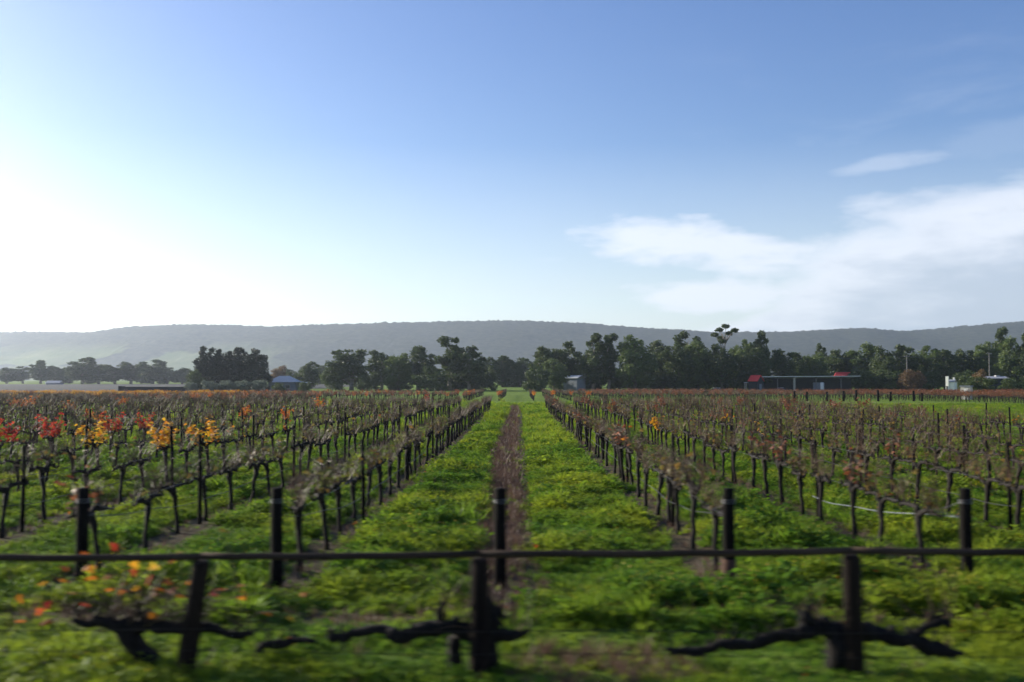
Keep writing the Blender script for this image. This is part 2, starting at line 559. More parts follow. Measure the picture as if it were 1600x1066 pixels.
def make_tree(kind, seed, crown_mat, bark_mat):
    """a 10 m tree: returns (trunk mesh, crown mesh)"""
    g = np.random.default_rng(seed)
    random.seed(seed)
    lobes = []          # centre, radii, share
    def ring(n, h0, h1, hc, hr, R0, r0, r1, flat=0.85):
        for i in range(n):
            h = h0 + (h1 - h0) * (i + g.uniform(0, 1)) / n
            R = R0 * math.sqrt(max(0.06, 1 - ((h - hc) / hr) ** 2))
            an = g.uniform(0, 6.28)
            rr = g.uniform(r0, r1) * (1.0 if h < 7.5 else 0.75)
            q = R * g.uniform(0.55, 1.05)
            lobes.append(((q * math.cos(an), q * math.sin(an), h), (rr * 1.15, rr * 1.15, rr * flat)))
    if kind == 'gum':
        ring(20, 1.8, 9.3, 5.6, 4.2, 2.7, 0.85, 1.5, 0.7)
        lobes.append(((0, 0, 4.8), (1.9, 1.9, 2.6)))
    elif kind == 'tall':
        ring(18, 1.6, 9.6, 5.0, 5.0, 1.5, 0.7, 1.25, 0.9)
        lobes.append(((0, 0, 5.0), (1.1, 1.1, 3.4)))
    elif kind == 'round':
        lobes.append(((0, 0, 4.8), (3.0, 3.0, 4.2)))
        ring(22, 0.8, 9.2, 4.6, 5.0, 3.1, 0.7, 1.4)
    elif kind == 'pine':
        lobes.append(((0, 0, 4.6), (3.3, 3.3, 4.5)))
        ring(26, 0.8, 9.3, 4.2, 5.6, 3.4, 0.6, 1.1)
    elif kind == 'umbrella':
        for i in range(7):
            an = i * 0.9 + g.uniform(-.2, .2)
            r = (0.2, 1.1, 1.5, 0.9, 1.9, 1.3, 2.1)[i]
            h = (9.6, 8.6, 7.9, 9.1, 8.3, 7.3, 8.9)[i]
            lobes.append(((r * math.cos(an), r * math.sin(an), h), (0.58, 0.58, 0.24)))
    else:               # bush
        lobes.append(((0, 0, 3.0), (4.0, 4.0, 3.6)))
        ring(18, 0.8, 8.6, 2.5, 7.0, 4.4, 1.2, 2.2)
    vol = np.array([l[1][0] * l[1][1] * l[1][2] for l in lobes]) ** 0.72
    total = {'umbrella': 900, 'pine': 7000, 'round': 6000, 'bush': 3800, 'tall': 4200}.get(kind, 5200)
    cnt = np.maximum(60, (vol / vol.sum() * total).astype(int))
    cs = []
    for (c, r), k in zip(lobes, cnt):
        p = g.normal(size=(k, 3))
        p /= np.linalg.norm(p, axis=1, keepdims=True)
        p *= (g.random((k, 1)) ** 0.45) * (0.75 + 0.45 * vnoise(p[:, :1] * 2.5 + seed, p[:, 2:] * 2.5))
        cs.append(np.array(c) + p * np.array(r))
    cs = np.concatenate(cs)
    cs[:, 2] = np.maximum(cs[:, 2], 0.3)
    v, f = leaf_cards(cs, g.uniform(0.15, 0.36, len(cs)) * (1.35 if kind == 'bush' else 1.0), g)
    crown = np_mesh('crown', v, f, crown_mat)
    mb = MB()
    topz = 8.4 if kind != 'bush' else 4.0
    base_r = {'bush': 0.16, 'umbrella': 0.26, 'tall': 0.26}.get(kind, 0.30)
    pts = [(0, 0, -0.2)]
    for i in range(1, 7):
        pts.append((g.uniform(-.18, .18) * i * 0.4, g.uniform(-.18, .18) * i * 0.4, topz * i / 6))
    mb.tube(pts, [base_r * (1.25 - 1.05 * i / 6) for i in range(7)], 7, knob=0.08)
    order = sorted(lobes, key=lambda l: -l[1][0])[:9]
    for c, r in order:
        i = max(1, min(5, int((c[2] - 1.6) / topz * 6)))
        s = Vector(pts[i])
        e = Vector(c)
        mid = s.lerp(e, 0.5) + Vector((0, 0, 0.25))
        mb.tube([s, mid, e], [base_r * 0.42, base_r * 0.27, base_r * 0.08], 5)
    return mb.mesh('trunk', bark_mat, True), crown


TEMPL = {}
for key, kind, cm, bm, n in (('gum', 'gum', 'gum', 'palebark', 4), ('tall', 'tall', 'gum', 'palebark', 2), ('pale', 'round', 'gumlight', 'treebark', 3),
                             ('dark', 'round', 'gum', 'treebark', 3), ('pine', 'pine', 'pine', 'treebark', 3), ('umb', 'umbrella', 'gum', 'palebark', 2),
                             ('olive', 'bush', 'olive', 'treebark', 2), ('bush', 'bush', 'bushgreen', 'treebark', 3), ('autumn', 'bush', 'autumn', 'treebark', 1)):
    TEMPL[key] = [make_tree(kind, 100 * len(TEMPL) + i + 3, M[cm], M[bm]) for i in range(n)]
WIDTH = {'gum': 6.6, 'tall': 4.4, 'pale': 7.6, 'dark': 7.6, 'pine': 7.8, 'umb': 4.6, 'olive': 11, 'bush': 11, 'autumn': 11}

# kind, pixel column, pixel row of the top, width in pixels, distance, label
TREES = [
    ('pine', 326, 543, 44, 310, 'dark dense pine at the left of the tall dark clump behind the left vines'),
    ('pine', 350, 545, 40, 316, 'dark pine second from the left in the tall dark clump'),
    ('pine', 376, 544, 42, 312, 'dark pine third from the left in the tall dark clump, nearly flat topped'),
    ('pine', 402, 546, 42, 308, 'dark pine at the right of the tall dark clump, above the blue roofed house'),
    ('bush', 304, 577, 30, 305, 'low green tree at the left foot of the dark pine clump'),
    ('autumn', 436, 571, 30, 420, 'brownish tree seen just behind the blue roofed house'),
    ('dark', 486, 567, 46, 380, 'rounded green tree right of the blue roofed house'),
    ('bush', 462, 578, 36, 400, 'small hazy tree between the blue roofed house and the rounded green tree'),
    ('gum', 549, 545, 66, 330, 'broad dark gum with an open crown, left of the paler bushy gums'),
    ('bush', 520, 572, 40, 330, 'low bushy tree under the left side of the broad dark gum'),
    ('gum', 596, 548, 52, 340, 'grey green gum right of the broad dark gum'),
    ('pale', 623, 553, 44, 322, 'paler bushy gum in the middle of the left tree group'),
    ('gum', 654, 544, 58, 335, 'wide grey green gum left of the tallest tree'),
    ('tall', 703, 529, 44, 320, 'tallest narrow gum of the left tree group'),
    ('gum', 733, 541, 52, 318, 'dark gum leaning on the right side of the tallest narrow gum'),
    ('bush', 672, 572, 56, 312, 'bushy lower growth in front of the tallest narrow gum'),
    ('bush', 755, 566, 38, 330, 'low dark tree at the right end of the left tree group'),
    ('dark', 786, 557, 44, 440, 'hazy round tree left of the gap behind the dirt strip'),
    ('dark', 812, 560, 44, 440, 'hazy round tree closing the gap straight behind the dirt strip'),
    ('dark', 765, 560, 40, 440, 'hazy round tree behind the right end of the left tree group'),
    ('gum', 847, 541, 40, 330, 'slender dark topped gum right of the gap behind the dirt strip'),
    ('bush', 842, 572, 40, 300, 'pale leaning bush at the far end of the dirt strip'),
    ('gum', 882, 534, 44, 335, 'gum with an open crown above the white roofed shed'),
    ('pale', 866, 562, 44, 318, 'pale bushy tree left of the white roofed shed'),
    ('pale', 908, 550, 44, 335, 'pale tree directly behind the white roofed shed, right side'),
    ('tall', 927, 528, 38, 325, 'tall dark gum, left one of the pair right of the white roofed shed'),
    ('tall', 951, 525, 36, 325, 'tall dark gum, right one of the pair right of the white roofed shed'),
    ('pale', 992, 526, 62, 320, 'big pale green rounded tree right of the pair of tall dark gums'),
    ('dark', 1031, 533, 50, 335, 'rounded dark tree right of the big pale green rounded tree'),
    ('gum', 1074, 522, 46, 345, 'flat topped gum left of the thin umbrella gum'),
    ('dark', 1058, 540, 50, 325, 'dark dense tree below the flat topped gum'),
    ('pale', 1092, 534, 50, 330, 'greenish tree just left of the thin umbrella gum'),
    ('umb', 1132, 511, 40, 340, 'thin gum with separate umbrella tufts standing above all other trees'),
    ('dark', 1127, 540, 52, 325, 'dark dense tree under the umbrella gum'),
    ('pale', 1158, 531, 46, 332, 'green rounded tree right of the umbrella gum'),
    ('tall', 1193, 524, 30, 335, 'narrow gum with a ragged top, above the red gabled shed'),
    ('dark', 1180, 545, 50, 325, 'dark tree behind the red gabled shed'),
    ('dark', 1222, 547, 50, 335, 'dark tree behind the left part of the long open shed'),
    ('bush', 1012, 568, 60, 330, 'dark undergrowth tree below the big pale green rounded tree'),
    ('bush', 968, 572, 50, 335, 'dark undergrowth tree beneath the pair of tall dark gums'),
    ('bush', 1085, 566, 64, 335, 'dark undergrowth tree below the flat topped gum'),
    ('bush', 1145, 568, 60, 345, 'dark undergrowth tree left of the red gabled shed'),
    ('dark', 1284, 539, 30, 360, 'dark dome shaped tree top above the long open shed'),
    ('pale', 1270, 553, 44, 335, 'pale green tree behind the middle of the long open shed'),
    ('dark', 1248, 552, 44, 350, 'dark tree between two paler ones behind the long open shed'),
    ('dark', 1312, 548, 52, 350, 'dark tree directly behind the small red roof'),
    ('pale', 1348, 538, 52, 345, 'tall green tree at the right end of the long open shed'),
    ('dark', 1378, 543, 46, 335, 'dark tree left of the left power pole'),
    ('gum', 1406, 540, 44, 345, 'gum tree with its top just left of the left power pole'),
    ('pale', 1442, 541, 56, 350, 'green tree between the power poles, left one'),
    ('dark', 1474, 548, 46, 340, 'dark tree directly above the small white cottage'),
    ('dark', 1504, 547, 44, 345, 'dark tree right of the small white cottage'),
    ('pale', 1534, 536, 52, 345, 'green tree behind the right power pole'),
    ('tall', 1561, 515, 30, 350, 'tall narrow gum rising over the right trees'),
    ('pale', 1582, 529, 50, 330, 'large green tree beside the tall narrow gum on the right'),
    ('dark', 1612, 524, 54, 325, 'dark tree cut by the right edge of the picture'),
    ('bush', 1340, 575, 50, 330, 'dark bush at the right end of the long open shed'),
    ('autumn', 1422, 577, 40, 318, 'bare looking brownish tree at the foot of the left power pole'),
    ('bush', 1388, 577, 56, 326, 'dark bush left of the brownish tree by the left power pole'),
    ('bush', 1455, 580, 44, 328, 'dark bush just left of the small white cottage'),
    ('bush', 1506, 579, 50, 300, 'dark spreading bush right of the small white cottage'),
    ('bush', 1533, 588, 54, 205, 'nearest dark green bush, behind the cream pump shed'),
    ('autumn', 1528, 577, 26, 260, 'brownish twiggy shrub above the nearest dark green bush'),
    ('bush', 1585, 590, 50, 260, 'low dark bush in front of the pale metal roof'),
    ('bush', 575, 586, 36, 322, 'dark undergrowth bush at the foot of the grey green gum'),
    ('bush', 618, 584, 44, 326, 'dark undergrowth bush below the paler bushy gum'),
    ('bush', 706, 584, 44, 330, 'dark undergrowth bush at the foot of the tallest narrow gum'),
    ('bush', 738, 586, 36, 334, 'dark undergrowth bush under the leaning dark gum'),
    ('bush', 926, 584, 44, 336, 'dark undergrowth bush right beside the white roofed shed'),
    ('bush', 1044, 580, 50, 338, 'dark undergrowth bush below the rounded dark tree'),
    ('bush', 1120, 584, 40, 345, 'dark undergrowth bush behind the car left of the gabled shed'),
    ('bush', 1366, 582, 44, 330, 'dark undergrowth bush just past the right end of the open shed'),
    ('bush', 800, 580, 50, 445, 'dark low bush closing the alley straight behind the dirt strip'),
    ('bush', 828, 578, 50, 450, 'dark low bush right of the alley end, before the slender dark topped gum'),
    # far hazy line on the left
    ('gum', 8, 575, 40, 690, 'hazy gum at the left edge of the far tree line'),
    ('gum', 33, 573, 34, 700, 'hazy gum second from the left edge of the far tree line'),
    ('gum', 61, 565, 36, 680, 'hazy gum with a pointed top on the far left'),
    ('dark', 84, 574, 40, 700, 'hazy rounded tree above the pale far roof'),
    ('gum', 127, 559, 50, 640, 'tallest hazy gum of the far left tree line'),
    ('dark', 152, 569, 48, 660, 'hazy dark tree right of the tallest hazy gum'),
    ('gum', 178, 570, 40, 650, 'hazy gum in the middle of the far left line'),
    ('gum', 203, 566, 44, 655, 'hazy gum left of the twin crowned hazy tree'),
    ('gum', 237, 564, 46, 640, 'twin crowned hazy tree left of the dark pines'),
    ('dark', 260, 573, 44, 650, 'hazy rounded tree two places left of the dark pines'),
    ('dark', 284, 576, 40, 640, 'hazy rounded tree next to the dark pines'),
    ('dark', 106, 575, 40, 720, 'hazy low tree left of the tallest hazy gum'),
    ('dark', 220, 576, 44, 700, 'hazy low tree behind the twin crowned hazy tree'),
    ('dark', 445, 578, 44, 640, 'hazy far tree over the roof ridge of the blue roofed house'),
    ('dark', 508, 572, 44, 620, 'hazy far tree left of the broad dark gum'),
    # grey green olives in a row before the pines
    ('olive', 300, 597, 22, 285, 'grey green olive bush leftmost in the row before the pines'),
    ('olive', 324, 594, 28, 285, 'grey green olive bush second from left before the pines'),
    ('olive', 350, 594, 28, 285, 'grey green olive bush third from left before the pines'),
    ('olive', 378, 594, 30, 285, 'grey green olive bush fourth from left before the pines'),
    ('olive', 404, 593, 26, 285, 'grey green olive bush nearest the blue roofed house'),
    ('bush', 436, 598, 22, 280, 'dark bush in front of the blue roofed house wall'),
    ('bush', 478, 597, 22, 285, 'dark bush at the right end of the blue roofed house'),
]
tcount = {}
for kind, px, py, w, d, label in TREES:
    i = tcount.get(kind, 0)
    tcount[kind] = i + 1
    tm, cm = TEMPL[kind][i % len(TEMPL[kind])]
    H = wz(py, d)
    hw = w / FPX * d / WIDTH[kind]
    name = {'olive': 'olive_bush', 'bush': 'bush', 'pine': 'pine_tree', 'autumn': 'brown_shrub'}.get(kind, 'gum_tree')
    gz = float(ground_height(np.array(0.0), np.array(d))) - 0.1
    H -= gz
    root = empty(name, (wx(px, d), d, gz), random.uniform(0, 6.28), (hw * 1.12, hw * 1.12, H / 9.6))
    tag(root, label, 'bush' if kind in ('olive', 'bush', 'autumn') else 'tree', 'trees behind the vineyard')
    link('trunk', tm, root)
    link('crown', cm, root)


# ------------------------------------------------------------------ scatter helper
def source_collection(name, meshes):
    c = bpy.data.collections.new(name)
    for i, me in enumerate(meshes):
        o = bpy.data.objects.new('%s_%02d' % (name, i), me)
        c.objects.link(o)
    return c


def scatter(name, pts, rot, scl, idx, coll):
    me = bpy.data.meshes.new(name)
    n = len(pts)
    me.vertices.add(n)
    me.vertices.foreach_set('co', np.asarray(pts, np.float32).ravel())
    a = me.attributes.new('turn', 'FLOAT_VECTOR', 'POINT')
    a.data.foreach_set('vector', np.asarray(rot, np.float32).ravel())
    a = me.attributes.new('size', 'FLOAT_VECTOR', 'POINT')
    a.data.foreach_set('vector', np.asarray(scl, np.float32).ravel())
    a = me.attributes.new('pick', 'INT', 'POINT')
    a.data.foreach_set('value', np.asarray(idx, np.int32))
    o = link(name, me)
    g = bpy.data.node_groups.new(name, 'GeometryNodeTree')
    g.interface.new_socket('Geometry', in_out='INPUT', socket_type='NodeSocketGeometry')
    g.interface.new_socket('Geometry', in_out='OUTPUT', socket_type='NodeSocketGeometry')
    gi = g.nodes.new('NodeGroupInput')
    go = g.nodes.new('NodeGroupOutput')
    ci = g.nodes.new('GeometryNodeCollectionInfo')
    ci.inputs['Collection'].default_value = coll
    ci.inputs['Separate Children'].default_value = True
    ci.inputs['Reset Children'].default_value = True
    ip = g.nodes.new('GeometryNodeInstanceOnPoints')
    ip.inputs['Pick Instance'].default_value = True

    def attr(nm, dt):
        q = g.nodes.new('GeometryNodeInputNamedAttribute')
        q.data_type = dt
        q.inputs['Name'].default_value = nm
        return [s for s in q.outputs if s.enabled and s.name == 'Attribute'][0]
    L = g.links.new
    e2r = g.nodes.new('FunctionNodeEulerToRotation')
    L(attr('turn', 'FLOAT_VECTOR'), e2r.inputs[0])
    L(e2r.outputs[0], ip.inputs['Rotation'])
    L(attr('size', 'FLOAT_VECTOR'), ip.inputs['Scale'])
    L(attr('pick', 'INT'), ip.inputs['Instance Index'])
    L(ci.outputs[0], ip.inputs['Instance'])
    L(gi.outputs[0], ip.inputs['Points'])
    L(ip.outputs[0], go.inputs[0])
    md = o.modifiers.new('scatter', 'NODES')
    md.node_group = g
    return o


# ------------------------------------------------------------------ grapevines
LEAF = [(0, 0), (0.42, -0.12), (0.50, 0.25), (0.26, 0.42), (0.30, 0.80), (0, 1.0), (-0.30, 0.80), (-0.26, 0.42), (-0.50, 0.25), (-0.42, -0.12)]


def add_leaf(mb, p, s, mi=0):
    e = Euler((random.uniform(-1.3, 0.6), random.uniform(-0.8, 0.8), random.uniform(0, 6.28)))
    mat = e.to_matrix()
    vs = [Vector(p) + mat @ Vector((a * s, (b - 0.1) * s, -0.25 * s * abs(a))) for a, b in LEAF]
    vs.append(Vector(p) + mat @ Vector((0, 0.4 * s, 0.06 * s)))
    n = len(LEAF)
    mb.add(vs, [(i, (i + 1) % n, n) for i in range(n)], mi)


def cane(p0, d, length, r0, mb, segs=4, sides=3, droop=0.15):
    p = Vector(p0)
    d = Vector(d).normalized()
    pts, rad = [p.copy()], [r0]
    for i in range(segs):
        d = (d + Vector((random.uniform(-.16, .16), random.uniform(-.16, .16), random.uniform(-.05, .08) - droop * i * 0.25))).normalized()
        p = p + d * (length / segs)
        pts.append(p.copy())
        rad.append(r0 * (1 - 0.75 * (i + 1) / segs))
    mb.tube(pts, rad, sides, cap=False)
    return pts


def make_vine(seed, leaf=None, nleaf=0, low=False, ncane=20):
    """a spur pruned vine 1.5 m wide along Y: trunk, two arms, canes, leaves -> dict of meshes"""
    random.seed(seed)
    sides = 5 if low else 7
    h = random.uniform(0.76, 0.90)
    lean = (random.uniform(-.10, .10), random.uniform(-.22, .22))
    tr = MB()
    pts = [(0, 0, -0.1)]
    for i in range(1, 7):
        u = i / 6
        pts.append((lean[0] * u + random.uniform(-.018, .018), lean[1] * u * u + random.uniform(-.018, .018), h * u))
    tr.tube(pts, [0.052, 0.044, 0.039, 0.037, 0.040, 0.052, 0.060], sides, knob=0.16)
    head = Vector(pts[-1])
    if not low:      # knuckles on the head
        for _ in range(3):
            q = head + Vector((random.uniform(-.05, .05), random.uniform(-.09, .09), random.uniform(-.02, .07)))
            tr.tube([head - Vector((0, 0, .03)), q, q + Vector((random.uniform(-.02, .02), random.uniform(-.03, .03), .05))], [0.04, 0.035, 0.018], 5, knob=0.2)
    arms, spur = [], []
    for s in (-1, 1):
        am = MB()
        L = random.uniform(0.58, 0.80)
        ap = [head]
        for i in range(1, 6):
            u = i / 5
            ap.append(head + Vector((random.uniform(-.04, .04), s * L * u, 0.05 + 0.05 * math.sin(u * 3) + random.uniform(-.03, .03))))
        am.tube(ap, [0.048, 0.040, 0.034, 0.030, 0.026, 0.016], sides, knob=0.18)
        for i in range(1, 6):
            for _ in range(1 if low else 2):
                sp = Vector(ap[i]) + Vector((random.uniform(-.03, .03), random.uniform(-.05, .05), 0.01))
                e = sp + Vector((random.uniform(-.05, .05), random.uniform(-.03, .03), random.uniform(.05, .10)))
                am.tube([sp, e], [0.018, 0.013], 4)
                spur.append(e)
        arms.append(am)
    cn, lf = MB(), MB()
    tips = []
    for i in range(ncane):
        s = random.choice(spur)
        out = random.uniform(-0.55, 0.55)
        L = random.uniform(0.26, 0.66)
        pp = cane(s, (out, random.uniform(-.45, .45), 1), L, 0.0085 if low else 0.0068, cn, 3 if low else 5, 3, 0.22)
        tips += pp[1:]
        if not low:
            for _ in range(2):
                q = random.choice(pp[1:])
                cane(q, (random.uniform(-1, 1), random.uniform(-1, 1), random.uniform(-.2, 1)), random.uniform(.10, .32), 0.0045, cn, 2, 3, 0.3)
    for i in range(nleaf):
        p = random.choice(tips) + Vector((random.uniform(-.08, .08), random.uniform(-.10, .10), random.uniform(-.12, .05)))
        add_leaf(lf, p, random.uniform(.07, .115) * (1.25 if low else 1.0))
    out = {'trunk': tr, 'arms': arms, 'cane': cn, 'leaf': lf if nleaf else None, 'leafmat': leaf}
    return out


def near_meshes(v):
    return {'trunk': v['trunk'].mesh('trunk', M['bark'], True), 'arms': [a.mesh('arm', M['bark'], True) for a in v['arms']],
            'cane': v['cane'].mesh('cane_growth', M['cane']), 'leaf': v['leaf'].mesh('foliage', M[v['leafmat']]) if v['leaf'] else None}


def joined(v, name):
    mb = MB()
    for part, mi in ((v['trunk'], 0), (v['arms'][0], 0), (v['arms'][1], 0), (v['cane'], 1), (v['leaf'], 2)):
        if part:
            mb.add(part.v, part.f, mi)
    return mb.mesh(name, [M['bark'], M['cane'], M[v['leafmat'] or 'dull']])


NEAR = {}
NEAR['bare'] = [near_meshes(make_vine(11 + i, 'dull', 5, ncane=31)) for i in range(6)]
NEAR['dull'] = [near_meshes(make_vine(31 + i, 'dull', 22, ncane=31)) for i in range(4)]
NEAR['russet'] = [near_meshes(make_vine(41 + i, 'russet', 24, ncane=31)) for i in range(2)]
NEAR['gold'] = [near_meshes(make_vine(51 + i, 'gold', 130, ncane=20)) for i in range(2)]
NEAR['goldfew'] = [near_meshes(make_vine(56 + i, 'gold', 15, ncane=20)) for i in range(2)]
NEAR['red'] = [near_meshes(make_vine(61 + i, 'red', 140, ncane=20)) for i in range(2)]
NEAR['redfew'] = [near_meshes(make_vine(66, 'red', 34, ncane=20))]
NEAR['orange'] = [near_meshes(make_vine(71 + i, 'orange', 120, ncane=20)) for i in range(2)]
NEAR['orangefew'] = [near_meshes(make_vine(76 + i, 'orange', 10, ncane=20)) for i in range(2)]
FARSRC = []
for i in range(4):
    FARSRC.append(make_vine(111 + i, 'dull', 4, True, 44))          # 0-3 bare
for i in range(2):
    FARSRC.append(make_vine(121 + i, 'gold', 90, True, 18))         # 4-5
for i in range(2):
    FARSRC.append(make_vine(131 + i, 'orange', 80, True, 18))       # 6-7
for i in range(2):
    FARSRC.append(make_vine(141 + i, 'russet', 62, True, 30))      # 8-9
FARSRC.append(make_vine(151, 'red', 80, True, 18))                  # 10
FARC = source_collection('vine_row_source', [joined(v, 'vine_row_source') for v in FARSRC])

ROW_END, ROW_START = 105.0, 14.6
VSP = 1.58
vines = []
rr = np.random.default_rng(21)
for k in list(range(-24, 0)) + list(range(1, 9)):
    j = 0
    y = ROW_START + rr.uniform(-.2, .2)
    end = ROW_END + (0 if k < 0 else 4) - (max(0, -k - 2) * 0.0)
    while y < end:
        x = rowx(k) + rr.uniform(-.06, .06)
        if rr.random() > 0.035:
            vis = abs(wx(800, y) * 0 + x) < 0.545 * y + 1.2
            vines.append([y, x, k, j, vis])
        y += VSP + rr.uniform(-.16, .16)
        j += 1
vines.sort(key=lambda v: math.hypot(v[0], v[1]))
near, far = [], []
for v in vines:
    if v[4] and len(near) < 300:
        near.append(v)
    else:
        far.append(v)

# vines that still carry coloured leaves: (world x, world y, kind)
COLOUR = [(-12.2, 28, 'gold'), (-13.7, 28, 'red'), (-14.2, 33, 'red'), (-15.0, 36.5, 'red'), (-15.0, 40, 'red'), (-9.0, 26.5, 'gold'),
          (-9.0, 28.4, 'gold'), (-10, 33, 'goldfew'), (-14.9, 22.5, 'goldfew'), (-15, 27, 'redfew'), 
          (-11.8, 22, 'goldfew'), (-18, 44, 'orangefew'), (-6.1, 44, 'orangefew'), (5.8, 43, 'gold'), (2.9, 25.8, 'orangefew'),
          (2.9, 17.8, 'dull'), (-21, 50, 'orange'), (-15, 55, 'orange'), (-12, 52, 'orange'), (9, 22.5, 'dull'), 
          (-12.1, 45, 'goldfew'), (-9.1, 40, 'orangefew')]
want = {}
for cx_, cy_, kd in COLOUR:
    best = min((v for v in near if (v[2], v[3]) not in want), key=lambda v: math.hypot((v[1] - cx_) * 1.5, v[0] - cy_))
    want[(best[2], best[3])] = kd
ORD = ['', 'first', 'second', 'third', 'fourth', 'fifth', 'sixth', 'seventh', 'eighth', 'ninth', 'tenth', 'eleventh', 'twelfth', 'thirteenth', 'fourteenth',
       'fifteenth', 'sixteenth', 'seventeenth', 'eighteenth', 'nineteenth', 'twentieth', 'twenty-first', 'twenty-second', 'twenty-third', 'twenty-fourth',
       'twenty-fifth', 'twenty-sixth', 'twenty-seventh', 'twenty-eighth', 'twenty-ninth', 'thirtieth', 'thirty-first', 'thirty-second', 'thirty-third']
LOOK = {'bare': 'bare', 'dull': 'bare brownish', 'russet': 'russet', 'gold': 'golden leaved', 'goldfew': 'sparsely golden', 'red': 'red leaved',
        'redfew': 'sparsely red', 'orange': 'orange leaved', 'orangefew': 'sparsely orange'}


def rowname(k):
    return '%s row %s of the dirt strip' % (ORD[abs(k)], 'right' if k > 0 else 'left')


posn = {}
for v in sorted(near, key=lambda v: v[0]):
    posn.setdefault(v[2], []).append((v[2], v[3]))
for v in near:
    y, x, k, j, _ = v
    kd = want.get((k, j))
    if kd is None:
        u = rr.random()
        if k > 0:
            kd = 'bare' if u < 0.45 else 'dull' if u < 0.90 else 'russet' if u < 0.985 else 'goldfew'
        else:
            kd = 'bare' if u < 0.70 else 'dull' if u < 0.96 else 'russet' if u < 0.985 else 'goldfew'
    vm = NEAR[kd][int(rr.integers(0, len(NEAR[kd])))]
    root = empty('grapevine', (x, y, float(ground_height(np.array(x), np.array(y)))), (0 if rr.random() < .5 else math.pi) + rr.uniform(-.12, .12), float(rr.uniform(.92, 1.10)))
    n = posn[k].index((k, j)) + 1
    tag(root, '%s grapevine, %s visible from the road, %s' % (LOOK[kd], ORD[n] if n < len(ORD) else 'far', rowname(k)), 'grapevine', 'trellised grapevines in rows')
    link('trunk', vm['trunk'], root)
    for a in vm['arms']:
        link('arm', a, root)
    tag(link('cane_growth', vm['cane'], root), kind='stuff')
    if vm['leaf']:
        tag(link('foliage', vm['leaf'], root), kind='stuff')

# the rest of the rows, and the blocks beyond the headland
P, RT, SC, IX = [], [], [], []


def far_vine(x, y, pick, s=1.0):
    P.append((x, y, 0))
    RT.append((0, 0, (0 if rr.random() < .5 else math.pi) + rr.uniform(-.15, .15)))
    q = s * rr.uniform(.9, 1.12)
    SC.append((q, q, q))
    IX.append(pick)


for y, x, k, j, vis in far:
    if abs(x) > 0.62 * y + 8:
        continue
    u = rr.random()
    pick = int(rr.integers(0, 4))
    if k < -2:
        c = fbm(np.array(x * 0.09), np.array(y * 0.06), 2)
        if c > 0.60 and u < 0.06:
            pick = int(rr.choice([4, 6, 7, 6]))
        elif u < 0.006:
            pick = 10
    elif k > 0 and u < 0.08:
        pick = int(rr.choice([8, 9]))
    far_vine(x, y, pick)
tag(scatter('distant_vine_rows', P, RT, SC, IX, FARC), 'mass of bare vines in the far part of the long rows', 'vines', kind='stuff')

P, RT, SC, IX = [], [], [], []
for xi in np.arange(-165, -8, 2.9):
    for y in np.arange(112, 186, 1.7):
        if abs(xi) > 0.60 * y + 6 or (xi > -26 and y < 150):
            continue
        u = rr.random()
        gold = y > 168 - 0.05 * abs(xi)
        if gold and xi < -48:
            pick = int(rr.choice([4, 5, 4, 5, 8]))
        elif (gold and u < 0.7) or (xi > -48 and u < 0.3):
            pick = int(rr.choice([8, 9, 8, 9, 6]))
        elif u < 0.03:
            pick = int(rr.choice([4, 6]))
        else:
            pick = int(rr.integers(0, 4))
        far_vine(xi + rr.uniform(-.1, .1), y + rr.uniform(-.2, .2), pick)
tag(scatter('golden_vine_block', P, RT, SC, IX, FARC), 'far block of vines turning gold and russet beyond the left rows', 'vines', kind='stuff')

P, RT, SC, IX = [], [], [], []
for xi in [-8.6, -3.3, 2.3] + list(np.arange(5.4, 60, 2.9)):
    for y in np.arange(162, 240, 1.7):
        u = rr.random()
        pick = int(rr.integers(0, 4)) if u < 0.6 or y > 170 and xi < 14 else int(rr.choice([8, 9]))
        if y < 166 and xi < 14:
            pick = int(rr.choice([6, 7, 4]))
        far_vine(xi + rr.uniform(-.1, .1), y + rr.uniform(-.2, .2), pick)
tag(scatter('brown_vine_block', P, RT, SC, IX, FARC), 'far block of brown vines beyond the grass headland', 'vines', kind='stuff')
P, RT, SC, IX = [], [], [], []
for xi in np.arange(62, 150, 2.6):
    for y in np.arange(max(131, 162 - (xi - 62) * 6), 215, 1.5):
        if abs(xi) > 0.60 * y + 8:
            continue
        far_vine(xi + rr.uniform(-.1, .1), y + rr.uniform(-.2, .2), int(rr.choice([8, 9, 8, 9, 8, 0, 1, 2])), 1.0)
tag(scatter('russet_vine_block', P, RT, SC, IX, FARC), 'block of russet leaved vines by the cream pump shed', 'vines', kind='stuff')

